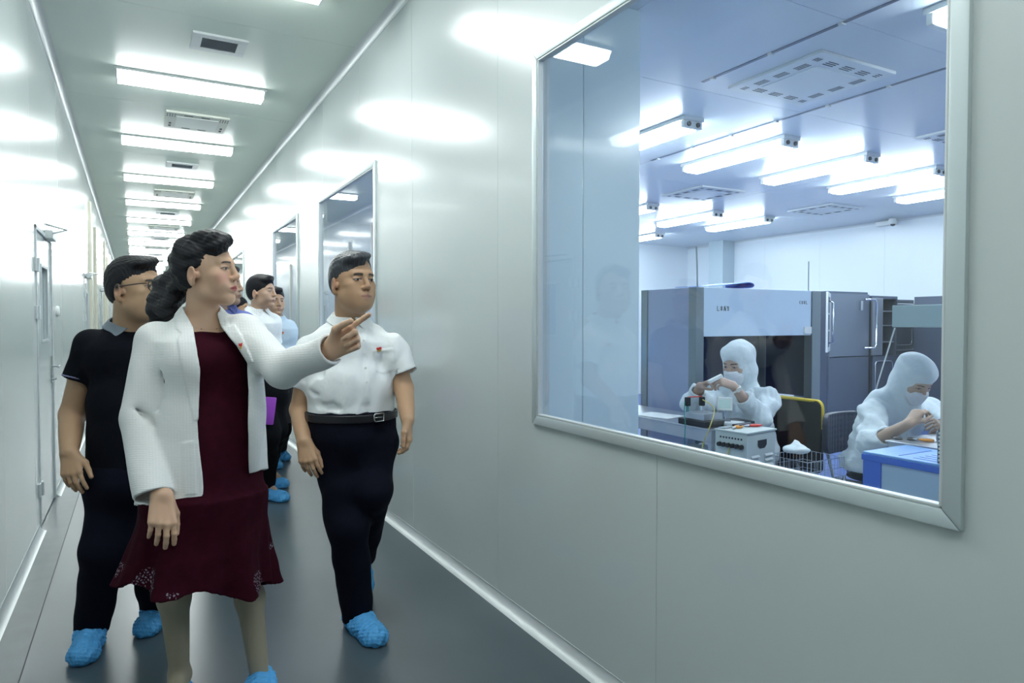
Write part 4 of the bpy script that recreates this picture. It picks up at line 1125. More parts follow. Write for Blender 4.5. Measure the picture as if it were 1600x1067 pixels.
    S.rc(P(325,600,2.45),P(330,700,2.44),.150,.165,.06,sq=(F,.78)); S.rc(neck-UP*.075-Lf*.06,neck-UP*.075+Lf*.06,.055,.055,.05,sq=(F,.95))
    S.rc(P(330,690,2.44),P(323,770,2.43),.172,.196,.06,sq=(F,.78))
    cut = [(270,440),(292,500),(300,511),(312,517),(325,519),(340,517),(350,510),(356,500),(350,440)]
    a,b_ = poly_box(cut, 2.0, 2.6); S.fn(outline(cut, neck, F, -.02), a, b_, .004, 'sub')
    SB = S
    # skirt: flared shell with standing folds
    cT, cB = P(322,780,2.43), P(305,935,2.42); zT, zB = cT.z, cB.z
    Mi = np.array(bM).T; cTa, cBa = arr(cT), arr(cB)
    def Rf(x,y,z, inset=0):
        t = np.clip((zT-z)/(zT-zB),-.35,1.6)
        cx, cy = cTa[0]+(cBa[0]-cTa[0])*t, cTa[1]+(cBa[1]-cTa[1])*t
        qx, qy = x-cx, y-cy; u = qx*Mi[0,0]+qy*Mi[0,1]; v = qx*Mi[1,0]+qy*Mi[1,1]
        a = .200+.072*t; b = a*.75
        th = np.arctan2(v/b,u/a); tp = np.clip(t,0,1.6)
        fold = (.024*np.sin(6*th+.9+.5*t)+.018*np.sin(11*th+2.1)+.008*np.sin(17*th))*tp**1.2
        return (np.sqrt((u/a)**2+(v/b)**2)-1-fold/.25)*b*.9, u, v, th
    def f_out(x,y,z):
        d,u,v,th = Rf(x,y,z); hem = zB+.062-.016*np.sin(6*th+.6)-.0012*np.sin(44*th); tilt = .20*u  # u>0 is her left = image right, hem swings up there
        return np.maximum(np.maximum(d, (hem-tilt-z)*.9), z-(zT+.01))
    def f_in(x,y,z):
        d,u,v,th = Rf(x,y,z); return np.maximum(d+.016, z-(zB+.30))
    S = SB; S.fn(f_out, Vector((cB.x-.5,cB.y-.5,.30)), Vector((cB.x+.5,cB.y+.5,zT+.03)), .06); S.fn(f_in, Vector((cB.x-.5,cB.y-.5,.25)), Vector((cB.x+.5,cB.y+.5,zB+.31)), 0, 'sub')
    S.disp(cloth(.0016,5,.12), P(320,700,2.4)-Vector((.6,.6,.8)), P(320,700,2.4)+Vector((.6,.6,.8)))
    solid_obj('dress', S, .0042*QH, M_LACE, root)
    # jacket
    S = Solid()
    S.ell(P(322,572,2.47),(.186,.130,.18),bM,.05); S.rc(sr-UP*.004,sl+UP*.004,.056,.060,.05,sq=(F,.9)); S.rc(neck-UP*.075,neck-UP*.008,.155,.084,.045,sq=(F,.85))
    S.rc(P(324,590,2.47),P(320,800,2.45),.176,.232,.05,sq=(F,.82),flat=1)
    S.ell(P(392,640,2.40),(.05,.05,.20),bM,.06); S.rc(P(324,560,2.44)-Lf*.085+F*.055,P(324,560,2.44)+Lf*.085+F*.055,.078,.078,.05)
    S.rc(P(325,600,2.45),P(318,700,2.44),.172,.185,.06,sq=(F,.82))
    # sleeves
    S.rc(sr,er,.064,.066,.022); S.rc(er,P(240,774,2.23),.066,.061,.012,flat=1)
    S.rc(sl,el,.064,.058,.045); S.rc(el,P(518,545,2.17),.056,.050,.03,flat=1)
    for (e,w,r) in ((er,P(240,774,2.23),.049),(el,P(518,545,2.17),.042)):
        dd2 = unit(w-e); S.rc(w-dd2*.03,w+dd2*.03,r,r+.002,.002,'sub')
    # hollow for the dress, then the open front
    S.ell(neck+UP*.045+F*.012,(.060,.066,.075),bM,.005,'sub')
    op = [(281,462),(288,492),(300,512),(308,545),(311,576),(309,620),(308,660),(313,729),(322,800),(389,800),(389,737),(388,658),(388,566),(372,540),(346,509),(338,490),(338,462)]
    a,b_ = poly_box(op, 1.95, 2.7); S.fn(outline(op, P(322,600,2.48), F, 0), a, b_, .003, 'sub')
    hem = [(150,787),(240,791),(276,790),(322,782),(352,760),(389,740),(425,730),(480,900),(150,900)]
    a,b_ = poly_box(hem, 2.1, 2.8)
    S.fn(lambda x,y,z: (lambda u,v,w: poly_sd(u,v,hem)*w/FPX)(*proj(x,y,z)), a, b_, .003, 'sub')
    S.disp(cloth(.0026,8,.12), P(320,600,2.4)-Vector((.6,.6,.6)), P(320,600,2.4)+Vector((.7,.6,.6)))
    # elbow and cuff creases
    for c in ((215,640,250,668,2.30,.006),(212,665,240,690,2.30,.004),(260,560,250,640,2.30,.006),(215,560,240,600,2.28,.004)):
        S.rc(P(c[0],c[1],c[4]),P(c[2],c[3],c[4]),c[5],c[5]*.5,.03,'sub')
    lap1 = [(283,476),(272,490),(275,513),(283,521),(277,530),(281,560),(292,610),(303,658),(310,655),(313,576),(302,512),(290,490)]
    lap2 = [(336,480),(346,512),(388,568),(396,566),(376,522),(366,506),(358,510),(349,486),(342,476)]
    pk = [(262,706),(276,702),(300,768),(282,776),(262,772)]
    for pl_,am in ((lap1,.005),(lap2,.005),([(285,692),(303,688),(308,772),(287,775)],.0035)):
        a,b_ = poly_box(pl_, 2.1, 2.6); S.disp(raised(pl_, P(322,600,2.48), F, am), a, b_)
    jk = solid_obj('jacket', S, .0040*QH, M_JACKET, root)
    g = surf_caster(jk, root); badge(g(376,539)+F*.002, facing(376,40), jk)
    # necklace
    nk = MB(); gb = None
    pts = [P(296,488,2.33),P(304,500,2.31),P(316,511,2.30),P(328,515,2.30),P(333,513,2.31)]
    for q,dn in (('r',1),('l',1)):
        a = J['ank_'+q]; fd = Vector((-.22,-.975,0)); heel = Vector((a.x,a.y,0))-fd*.05+UP*.0
        shoe_cover(heel, heel+fd*.25, root, None, w=.046)
# ------------------------------------------------------------------ clean room furniture
M_PANELB = mat('bench_pale_blue_panel', (.52,.62,.78), .35, 0, .5)
M_HEADER = mat('bench_sash_header', (.60,.74,.88), .3, 0, .5)
M_MESH = mat('navy_back_panel', (.045,.06,.13), .45, .2)
M_POST = mat('grey_metal_post', (.26,.31,.33), .4, .5)
M_BENCHG = glass_mat('bench_glass', (.86,.90,.97), .02, 1.5)
M_BLUEP = mat('blue_plastic', (.03,.14,.62), .35, 0, .5)
M_BLUEL = mat('light_blue_plastic', (.20,.42,.80), .35)
M_PALEP = mat('pale_translucent_plastic', (.42,.56,.68), .4)
M_GREYBOX = mat('grey_enamel', (.50,.56,.55), .45)
M_YEL = mat('yellow_trim', (.72,.52,.03), .6)
M_ORANGE = mat('orange_plastic', (.80,.32,.04), .45)
M_REDP = mat('red_plastic', (.65,.05,.04), .45)
M_GREENW = mat('green_wire', (.02,.28,.22), .5)
M_YELW = mat('yellow_wire', (.70,.60,.15), .5)
M_SCREEN = mat('blue_screen', (.05,.2,.5), .3, emit=((.10,.45,.95), 1.6))
M_LCD = mat('pale_display', (.30,.42,.42), .25, emit=((.45,.65,.65), .25))
M_PAPER = mat('white_paper', (.80,.82,.82), .7)
M_GOWN = mat('white_gown_fabric', (.70,.77,.80), .7, 0, .25, bump=(10,.5,.03))
M_MASK = mat('mask_fabric', (.74,.76,.80), .8)
M_CHAIRB = mat('dark_blue_vinyl', (.012,.018,.045), .45)
M_CHAIRK = mat('black_cover_cloth', (.008,.009,.014), .8)
def text_marks(s, T, size, m, parent, name):
    """small printed characters built from strokes; s = list of stroke lists in unit cells"""
    b = MB()
    for i, ch in enumerate(s):
        for (x0,y0,x1,y1) in ch:
            a = Vector((x0,0,y0)); c = Vector((x1,0,y1)); d = c-a; n = Vector((-d.z,0,d.x)); n.normalize(); n *= .07; d.normalize(); d *= .05
            q = [a-n-d,a+n-d,c+n+d,c-n+d]
            b.prism([T@Vector(((p.x+i*1.0)*size,0,p.z*size)) for p in q], (T.to_3x3()@Vector((0,-.0012,0))))
    return b.build(name, m, parent)
def clean_bench():
    x0,x1,y0,y1,zt = 3.48,4.824,3.60,4.20,1.655
    r = empty('clean_bench', ((x0+x1)/2,(y0+y1)/2,0), 'tall glass-sided clean air bench with pale blue front panel behind the seated worker', 'clean bench')
    post = lambda a,b_,mm=M_POST: MB().box(a,b_).build('post', mm, r, bevel=.003)
    post((x0,y0,0),(x0+.075,y0+.075,zt)); post((x1-.10,y0,0),(x1,y0+.075,zt)); post((x0,y1-.07,0),(x0+.075,y1,zt)); post((x1-.10,y1-.07,0),(x1,y1,zt))
    MB().box((x0+.08,y0+.01,1.303),(x1-.105,y0+.03,zt)).build('front_panel', M_HEADER, r, bevel=.003)
    MB().box((x0+.02,y0+.02,zt-.03),(x1-.02,y1-.01,zt)).build('top_panel', M_HEADER, r)
    MB().box((x0+.010,y0+.078,.10),(x0+.016,y1-.072,zt-.002)).build('side_panel', mat('lilac_side_panel',(.40,.45,.60),.3), r); MB().box((x0+.017,y0+.078,.80),(x0+.020,y1-.072,zt-.035)).build('inner_liner', mat('perforated_liner',(.22,.28,.42),.5,.2), r); MB().box((x1-.02,y0+.08,.80),(x1-.014,y1-.075,zt-.002)).build('side_panel', M_MESH, r)
    b = MB(); b.box((x0+.08,y1-.045,.80),(x0+.30,y1-.035,zt-.03)); b.build('perforated_panel', mat('perforated_liner',(.22,.28,.42),.5,.2), r)
    b = MB(); b.box((x0+.30,y1-.045,.80),(x1-.02,y1-.035,zt-.03)); b.build('rear_panel', M_MESH, r)
    MB().box((x0+.02,y0+.01,.745),(x1-.02,y1-.02,.79)).build('work_surface', M_STEEL, r, bevel=.004)
    MB().box((x0+.02,y0+.02,.10),(x1-.02,y1-.02,.742)).build('base_cabinet', M_STEELD, r, bevel=.004)
    MB().box((x0+.30,y1-.10,zt-.07),(x1-.30,y1-.06,zt-.035)).build('inner_lamp', M_LAMPH, r)
    # printed marks on the front panel
    L = [(0,0,0,1),(0,0,.5,0)]; hz1 = [(0,.2,.6,.2),(.3,0,.3,1),(0,.8,.6,.8),(.05,.5,.55,.5)]; hz2 = [(0,0,.25,1),(.25,.9,.6,.9),(.2,.5,.6,.5),(.4,0,.4,.9),(.6,0,.6,.5)]; hz3 = [(0,1,.2,.7),(.3,.9,.65,.9),(.45,.1,.45,.9),(.1,.5,.65,.5),(.1,.1,.65,.1)]
    T = Matrix.Translation((x0+.215,y0+.0098,1.49)); text_marks([L,hz1,hz2,hz3], T, .032, M_DARK, r, 'panel_lettering')
    CC = [(.45,.9,.1,.7),(.1,.7,.1,.2),(.1,.2,.45,.05)]; UU = [(.1,.9,.1,.1),(.1,.1,.45,.1),(.45,.1,.45,.9)]; T = Matrix.Translation((x1-.245,y0+.0098,1.55)); text_marks([CC,UU,UU,L], T, .026, M_DARK, r, 'panel_lettering')
    MB().box((x1-.19,y0+.002,1.315),(x1-.105,y0+.0095,1.37)).build('notice_label', M_PAPER, r)
    o = MB().tube([(3.587,3.70,1.655),(3.583,3.70,1.80),(3.575,3.70,1.955)], .006, 8).build('antenna_rod', M_POST); tag(o,'thin upright rod on the left top corner of the clean bench','rod')
    o = MB().tube([(4.80,3.70,1.655),(4.80,3.70,1.90)], .005, 8).build('antenna_rod', M_POST); tag(o,'thin upright rod on the right top corner of the clean bench','rod')
    # folded blue mat on the top
    m_ = MB(); pts = []
    for i in range(22):
        t = i/21
        if t < .62: x = 3.60+.46*(t/.62); z = 1.668+.040*(t/.62)**1.3
        else:
            a = (t-.62)/.38*math.pi*1.15; x = 4.06+.075*math.sin(a)-.02*(t-.62); z = 1.688+.022*math.cos(a)
        pts.append((x,z))
    n = len(pts); vs = []; 
    for (x,z) in pts: vs += [(x,3.66,z-.004),(x,3.95,z-.004+.004),(x,3.95,z+.004),(x,3.66,z+.000)]
    fs = []
    for i in range(n-1):
        for k in range(4): fs.append((i*4+k,i*4+(k+1)%4,(i+1)*4+(k+1)%4,(i+1)*4+k))
    fs += [(0,1,2,3),(4*n-1,4*n-2,4*n-3,4*n-4)]
    o = MB().add(vs,fs).build('folded_mat', mat('blue_mat',(.10,.25,.72),.45), smooth='auto'); tag(o,'blue mat folded over on top of the clean bench','mat')
clean_bench()
def table(name, x0,x1,y0,y1,zt,label,shelf=False):
    r = empty(name, ((x0+x1)/2,(y0+y1)/2,0), label, 'table')
    MB().box((x0,y0,zt-.012),(x1,y1,zt)).build('tabletop', M_STEEL, r, bevel=.003)
    b = MB(); e = .012
    for a,c in (((x0+e,y0+e),(x0+e+.03,y1-e)),((x1-e-.03,y0+e),(x1-e,y1-e)),((x0+e+.03,y0+e),(x1-e-.03,y0+e+.03)),((x0+e+.03,y1-e-.03),(x1-e-.03,y1-e))): b.box((a[0],a[1],zt-.085),(c[0],c[1],zt-.012))
    b.build('apron', M_STEEL, r, bevel=.003)
    if shelf: MB().box((x0+.03,y0+.03,.30),(x1-.03,y1-.03,.325)).build('lower_shelf', M_STEELD, r)
    for x in (x0+.03,x1-.03):
        for y in (y0+.03,y1-.03): MB().tube([(x,y,0),(x,y,zt-.02)], .019, 12).build('leg', M_STEEL, r, smooth='auto')
    return r
table('steel_table', 2.93,3.34,2.90,5.35,.78, 'long stainless steel work table beside the clean bench, worker with the watch seated at it')
table('steel_table', 3.47,4.45,1.45,2.195,.78, 'steel work table under the right-hand worker, behind the blue crate')
def cart(name, x0,x1,y0,y1,z1,label,m=M_STEEL):
    r = empty(name, ((x0+x1)/2,(y0+y1)/2,0), label, 'trolley')
    MB().box((x0,y0,z1-.025),(x1,y1,z1)).build('top_tray', m, r, bevel=.004); MB().box((x0,y0,.12),(x1,y1,.14)).build('lower_tray', m, r)
    for x in (x0+.02,x1-.02):
        for y in (y0+.02,y1-.02): MB().tube([(x,y,.03),(x,y,z1-.01)], .012, 10).build('leg', m, r); MB().lathe((x,y,.025),[(.024,-.009),(.024,.009)],14,'y').build('caster', M_BLACK, r)
cart('trolley', 2.82,3.62,2.42,2.87,.46, 'low steel trolley under the grey power unit')
cart('trolley', 3.04,3.45,1.35,2.09,.42, 'low white trolley under the blue crate', M_WHITE)
# grey power unit with louvres
def power_unit():
    Mx = Matrix.Translation((2.89,2.60,0)) @ Matrix.Rotation(R(8.4),4,'Z')   # near corner, x to the right face, y to the left face
    A = Vector((2.98,2.7,.46)); r = empty('power_unit', A, 'grey power supply box with louvres and a row of black knobs, on the trolley', 'power supply')
    W, D, H0, H1 = .273, .204, .46, .80
    MB().box((0,0,H0),(W,D,H1), Mx).build('case', M_GREYBOX, r, bevel=.006, smooth='auto')
    MB().box((-.006,-.006,H1-.004),(W+.006,D+.006,H1+.006), Mx).build('lid', M_GREYBOX, r, bevel=.003)
    s = MB(); s.prism([Mx@Vector(p) for p in ((.10,-.0015,H1-.045),(.185,-.0015,H1-.045),(.185,-.0015,H1-.075),(.165,-.0015,H1-.092),(.12,-.0015,H1-.092),(.10,-.0015,H1-.075))], Mx.to_3x3()@Vector((0,.004,0))); s.build('grip_slot', M_DARK, r)
    for c in (.035,.165):
        l = MB()
        for k in range(7): l.prism([Mx@Vector(p) for p in ((c,-.001,H1-.125-k*.027),(c,-.012,H1-.135-k*.027),(c,-.001,H1-.140-k*.027))], Mx.to_3x3()@Vector((.075,0,0)))
        l.build('louvres', mat('louvre_light',(.62,.66,.66),.4), r)
    for k in range(6):
        MB().lathe(Mx@Vector((-.002,.03+k*.028,H1-.075)), [(.012,-.018),(.013,0)], 14, 'x', Matrix.Rotation(R(8.4),4,'Z')).build('knob', M_BLACK, r, smooth='auto')
    t = MB(); 
    for k in range(8): t.box((-.0012,.03+k*.019,H1-.040),(0,.04+k*.019,H1-.030), Mx)
    t.build('scale_marks', M_DARK, r)
    t = MB()
    for k in range(4): t.box((-.0015,.02,H1-.15-k*.035),(0,.18,H1-.146-k*.035), Mx)
    t.build('vent_lines', M_DARK, r)
    return Mx, H1
MX, PH = power_unit()
zt = PH+.006
def tool(name, pts, r_, m, label, cat, mm=None, pts2=None):
    o = MB().tube(pts, r_, 8).build(name, m, smooth=True); tag(o, label, cat); return o
W_ = lambda x,y,z: MX@Vector((x,y,z))
def pliers(name, c, ang, m, label, s=1.0):
    r = empty(name, c, label, 'pliers'); Mr = Matrix.Translation(c) @ Matrix.Rotation(R(ang),4,'Z') @ Matrix.Scale(s,4)
    for q in (-1,1): MB().tube([Mr@Vector(p) for p in ((0,0,0),(.02,q*.010,0),(.05,q*.016,0),(.085,q*.012,0))], [.004*s,.006*s,.007*s,.005*s], 8).build('grip', m, r, smooth=True)
    MB().tube([Mr@Vector((.004,0,0)),Mr@Vector((-.012,0,0)),Mr@Vector((-.04,0,0))], [.008*s,.007*s,.002*s], 8).build('jaws', M_STEEL, r, smooth=True)
pliers('pliers', W_(.06,.12,zt+.008), 20, M_ORANGE, 'orange-handled pliers lying on the grey power unit'); 
pliers('pliers', W_(.19,.12,zt+.008), -10, M_REDP, 'red-handled pliers lying on the grey power unit')
o = MB().box((.15,.15,zt),(.26,.20,zt+.012),MX).build('tool_case', M_DARK, bevel=.003); tag(o,'flat dark tool case at the back of the grey power unit lid','case')
o = MB().box((.02,.155,zt),(.12,.20,zt+.006),MX).build('steel_ruler', M_STEEL); tag(o,'small steel plate on the back of the grey power unit lid','plate')
# instruments on the long table
ZT = .78
def tp(px,py,dz=0):
    """point on the table top under a pixel"""
    d = P(px,py,1)-Vector((0,0,CAMH)); t = (ZT+dz-CAMH)/d.z; return Vector((0,0,CAMH))+d*t
def on(px,py,dz=0): return tp(px,py,dz)
def slab(name, c, w, d, h, ang, m, label, cat, bev=.003):
    Mr = Matrix.Translation(c) @ Matrix.Rotation(R(ang),4,'Z'); o = MB().box((-w/2,-d/2,0),(w/2,d/2,h),Mr).build(name, m, bevel=bev); tag(o,label,cat); return o
c = Vector((3.03,3.09,ZT)); r = empty('test_stand', c, 'test stand with black base and two upright clamps on the long steel table', 'test stand')
MB().box((c.x-.09,c.y-.13,ZT),(c.x+.07,c.y+.10,ZT+.035)).build('base', M_BLACK, r, bevel=.004)
MB().box((c.x-.07,c.y-.10,ZT+.035),(c.x+.08,c.y+.06,ZT+.075)).build('steel_block', M_STEEL, r, bevel=.004)
for (x,y,mm) in ((c.x-.06,c.y+.05,M_GREENW),(c.x+.03,c.y+.02,M_YELW)):
    MB().tube([(x,y,ZT+.035),(x,y,ZT+.13)], .010, 10).build('pillar', mat('teal_rod',(.10,.25,.27),.4) if mm is M_GREENW else M_CHROME, r, smooth='auto')
    MB().box((x-.014,y-.014,ZT+.11),(x+.014,y+.014,ZT+.165)).build('clamp', M_BLACK, r, bevel=.004)
MB().tube([(c.x-.06,c.y+.05,ZT+.165),(c.x+.03,c.y+.02,ZT+.168)], .004, 8).build('cross_bar', M_REDP, r)
def wire(name, pts, m, label):
    P_ = [Vector(p) for p in pts]; q = []
    for i in range(len(P_)-1):
        a,b_,c_,d_ = P_[max(i-1,0)],P_[i],P_[i+1],P_[min(i+2,len(P_)-1)]
        for k in range(6):
            t = k/6; q.append(.5*((2*b_)+(c_-a)*t+(2*a-5*b_+4*c_-d_)*t*t+(3*b_-a-3*c_+d_)*t**3))
    q.append(P_[-1]); o = MB().tube(q, .0030, 7).build(name, m, smooth=True); tag(o, label, 'wire')
wire('test_lead', [(2.952,3.145,ZT+.135),(2.935,3.13,ZT+.06),(2.915,3.10,ZT+.01),(2.905,3.09,.64),(2.90,3.02,.50),(2.86,2.86,.480),(2.83,2.80,.480)], M_GREENW, 'green test lead hanging from the test stand over the table edge')
wire('test_lead', [(3.045,3.088,ZT+.15),(3.02,2.97,ZT+.11),(2.93,2.91,ZT+.02),(2.915,2.96,.66),(2.90,2.90,.55),(2.84,2.80,.52),(2.862,2.745,.60),(2.866,2.70,.715)], M_YELW, 'yellow test lead running from the test stand to the power unit knobs')
c = Vector((3.16,3.02,ZT)); r = empty('digital_meter', c, 'small square meter with pale display on a clear stand, next to the test stand', 'meter')
Mr = Matrix.Translation(c) @ Matrix.Rotation(R(-42),4,'Z')
MB().box((-.035,-.03,0),(.035,.03,.03),Mr).build('foot', M_STEELD, r, bevel=.004); MB().tube([Mr@Vector((0,0,.03)),Mr@Vector((0,0,.09))],.008,10).build('stem', M_CHROME, r)
o = MB().box((-.045,-.012,.085),(.045,.012,.165),Mr).build('display_housing', M_WHITE, r, bevel=.004); MB().box((-.034,-.0135,.098),(.034,-.011,.152),Mr).build('display', M_LCD, o)
slab('white_tray', (3.16,2.955,ZT), .12,.10,.022, 20, M_PAPER, 'white shallow tray at the near end of the long steel table', 'tray')
slab('paper_sheets', (3.06,3.50,ZT), .20,.28,.006, 12, M_PAPER, 'white paper sheets behind the test stand on the long steel table', 'paper')
slab('steel_strip', (3.20,2.955,ZT), .22,.03,.010, 5, M_STEEL, 'steel strip lying by the white tray on the long steel table', 'strip')
slab('notebook', (3.30,3.04,ZT), .12,.16,.014, -8, M_DARK, 'thin dark notebook in front of the worker with the watch', 'notebook')
# wire basket and cloth
def basket():
    x0,x1,y0,y1,z0,z1 = 3.28,3.60,2.52,2.80,.462,.62
    r = empty('wire_basket', ((x0+x1)/2,(y0+y1)/2,z0), 'chrome wire basket on the trolley right of the power unit', 'basket')
    b = MB(); 
    for z in (z0+.003,z0+.05,z0+.10,z1): b.tube([(x0,y0,z),(x1,y0,z),(x1,y1,z),(x0,y1,z)], .003 if z == z1 else .002, 6, close=True)
    b.build('rim_wires', M_CHROME, r)
    b = MB()
    for k in range(12): 
        x = x0+(x1-x0)*k/11
        b.tube([(x,y0,z1),(x,y0,z0+.003),(x,y1,z0+.003),(x,y1,z1)], .0018, 5)
    for k in range(10):
        y = y0+(y1-y0)*k/9; b.tube([(x0,y,z1),(x0,y,z0+.003),(x1,y,z0+.003),(x1,y,z1)], .0018, 5)
    b.build('mesh_wires', M_CHROME, r)
basket()
S = Solid(); c = Vector((3.36,2.66,.665)); S.ell(c,(.06,.075,.025),frame((.3,-1,0)),.02); S.rc(c+Vector((.02,0,.0)),c+Vector((.05,.05,.045)),.02,.012,.03); S.disp(cloth(.005,9,.06),c-Vector((.3,.3,.3)),c+Vector((.3,.3,.3)))
o = solid_obj('gown_tail', S, .006, M_GOWN); tag(o,'white gown tail of the seated worker, heaped over the wire basket','cloth')  # tail of the worker's gown, built as a separate heap above the basket
# chairs
def cover_chair():
    r = empty('chair', (3.80,3.18,0), 'chair with black back cover edged in yellow behind the worker with the watch', 'chair')
    Mb = Matrix.Translation((3.97,3.15,0)) @ Matrix.Rotation(R(-8),4,'Z')
    S = Solid()
    def f(x,y,z): 
        u = (y-3.15); w = z-.64; d = x-3.97-.05*(1-(u/.22)**2)*0
        q = np.maximum(np.abs(u)-.17,0)**2+np.maximum(np.abs(w)-.19,0)**2
        return np.maximum(np.sqrt(q)-.05, np.abs(x-(4.00-.9*u*u))-.018)
    S.fn(f, Vector((3.85,2.9,.38)), Vector((4.10,3.40,.90)), .0); o = solid_obj('backrest', S, .008, M_CHAIRK, r)
    pts = []
    for k in range(25):
        a = math.pi*k/24; u = .17*math.copysign(1,math.cos(a))*(1 if abs(math.cos(a)) > .0 else 0)+.05*math.cos(a)
        pts.append((u, .83+.05*math.sin(a)))
    pts = [(.22,.70),(.22,.78)]+[(.17+.05*math.cos(R(t)), .83+.05*math.sin(R(t))) for t in range(0,91,15)]+[(-.17+.05*math.cos(R(t)), .83+.05*math.sin(R(t))) for t in range(90,181,15)]+[(-.22,.78),(-.22,.70)]
    MB().tube([(4.00-.9*u*u-.018*0,3.15+u,z) for u,z in pts], .011, 8).build('yellow_edging', M_YEL, o, smooth=True)
    MB().lathe((3.74,3.20,.40),[(.10,0),(.20,.01),(.21,.04),(.20,.065),(.12,.075)],24).build('seat', M_CHAIRK, r, smooth='auto')
    MB().box((3.86,3.12,.36),(4.02,3.18,.42)).build('back_bracket', M_POST, r); MB().box((3.985,3.12,.36),(4.02,3.18,.62)).build('back_upright', M_POST, r)
    MB().tube([(3.74,3.20,.06),(3.74,3.20,.41)],.022,12).build('column', M_CHROME, r)
    for k in range(5):
        a = R(72*k+20); MB().tube([(3.74,3.20,.09),(3.74+.24*math.cos(a),3.20+.24*math.sin(a),.06)],[.018,.012],8).build('foot_spoke', M_BLACK, r); MB().lathe((3.74+.24*math.cos(a),3.20+.24*math.sin(a),.025),[(.025,-.012),(.025,.012)],12,'y').build('caster', M_BLACK, r)
cover_chair()
def blue_chair():
    r = empty('chair', (4.05,2.58,0), 'chair with dark blue diamond-embossed vinyl backrest, used by the right-hand worker', 'chair')
    S = Solid()
    def f(x,y,z):
        u = (x-4.03); w = z-.69
        q = np.maximum(np.abs(u)-.13,0)**2+np.maximum(np.abs(w)-.06,0)**2
        e = .0025*np.maximum(np.sin((u+w)*90)*np.sin((u-w)*90),-.3)
        return np.maximum(np.sqrt(q)-.07, np.abs(y-(2.86-1.0*u*u))-.020+e)
    S.fn(f, Vector((3.80,2.75,.52)), Vector((4.26,2.95,.86)), .0); solid_obj('backrest', S, .005, M_CHAIRB, r)
    S = Solid(); S.rc((3.97,2.52,.445),(4.12,2.52,.445),.13,.13,.05,sq=(UP,.22)); S.rc((3.97,2.62,.45),(4.12,2.62,.45),.12,.12,.05,sq=(UP,.22)); solid_obj('seat', S, .008, M_CHAIRB, r)
    for x in (3.95,4.11): MB().tube([(x,2.880,.66),(x,2.885,.55),(x,2.84,.40),(x,2.60,.40)],.011,8).build('back_tube', M_POST, r, smooth=True)
    for x in (3.92,4.20):
        for y in (2.42,2.78): MB().tube([(x,y,0),(x*.85+4.05*.15,y*.85+2.6*.15,.43)],.011,8).build('leg', M_CHROME, r)
blue_chair()
# crate
def crate():
    x0,x1,y0,y1,z0,z1 = 3.085,3.43,1.38,2.06,.42,.78
    r = empty('storage_crate', ((x0+x1)/2,(y0+y1)/2,z0), 'blue framed storage crate with pale sides, below the right-hand worker', 'crate')
    MB().box((x0+.008,y0+.008,z0),(x1-.008,y1-.008,z1-.03)).build('pale_side_panels', M_PALEP, r)
    f = MB()
    for x in (x0,x1-.012):
        for y in (y0,y1-.09): f.box((x,y,z0),(x+.012,y+.09 if y != y0 else y+.02,z1-.04))
    f.build('corner_ribs', M_BLUEP, r, bevel=.002)
    MB().box((x0-.006,y0-.006,z1-.042),(x1+.006,y1+.006,z1-.012)).build('rim', M_BLUEP, r, bevel=.004)
    l = MB().box((x0-.002,y0-.002,z1-.012),(x1+.002,y1+.002,z1)).build('lid', M_BLUEL, r, bevel=.004)
    s = MB()
    for k in range(6): s.box((x0+.04+k*.048,y0+.05,z1-.0005),(x0+.048+k*.048,y1-.22,z1+.0012))
    s.box((x0+.04,y1-.16,z1-.0005),(x1-.05,y1-.15,z1+.0012)); s.build('lid_grooves', M_BLUEP, l)
crate()
c = P(1471,722,3.2)
o = MB(); o.box((3.10,1.64,.78),(3.16,1.72,.93)); o = o.build('relay_module', M_STEELD, bevel=.003); tag(o,'dark upright relay module standing on the blue crate lid','module')
t = MB(); 
for k in range(8): t.box((3.0985,1.69,.79+k*.017),(3.10,1.715,.80+k*.017))
t.build('terminal_marks', M_WHITE, o)
# instrument in front of the right-hand worker
c = Vector((3.80,2.02,.78)); r = empty('inspection_fixture', c, 'tilted grey and white inspection fixture under the right-hand worker\'s hands', 'instrument')
Mr = Matrix.Translation((3.74,1.98,.90)) @ Matrix.Rotation(R(28),4,'Z') @ Matrix.Rotation(R(34),4,'Y')
MB().box((-.16,-.05,0),(.13,.05,.05),Mr).build('grey_body', mat('fixture_blue_grey',(.22,.32,.42),.4,.3), r, bevel=.004)
MB().box((-.165,-.055,.05),(.135,.055,.065),Mr).build('white_rail', M_WHITE, r, bevel=.003); MB().box((-.10,-.035,.075),(.12,.035,.12),Mr).build('upper_body', mat('fixture_pale',(.62,.68,.70),.4,.2), r, bevel=.006)
MB().tube([Mr@Vector((-.10,0,.10)),Mr@Vector((-.155,0,.105))],[.012,.006],10).build('nozzle', M_CHROME, r); MB().lathe(Mr@Vector((.10,-.02,.115)),[(.022,0),(.022,.03),(.014,.036)],14).build('knob', M_WHITE, r)
MB().box((3.70,1.90,.781),(3.98,2.06,.83)).build('base_plate', M_STEEL, r, bevel=.002)
pliers('pliers', Vector((3.60,2.10,.788)), -60, M_ORANGE, 'orange-handled pliers on the table in front of the right-hand worker', .9)
for i,(x,y) in enumerate(((3.56,2.18),(3.60,2.13))):
    o = MB().lathe((x,y,.78),[(.022,0),(.024,.006),(.018,.012),(.006,.014)],16).build('black_cap', M_BLACK, smooth='auto'); tag(o, 'round black cap on the table by the orange pliers, %s of the pair'%('left one','right one')[i],'cap','black caps by the orange pliers')
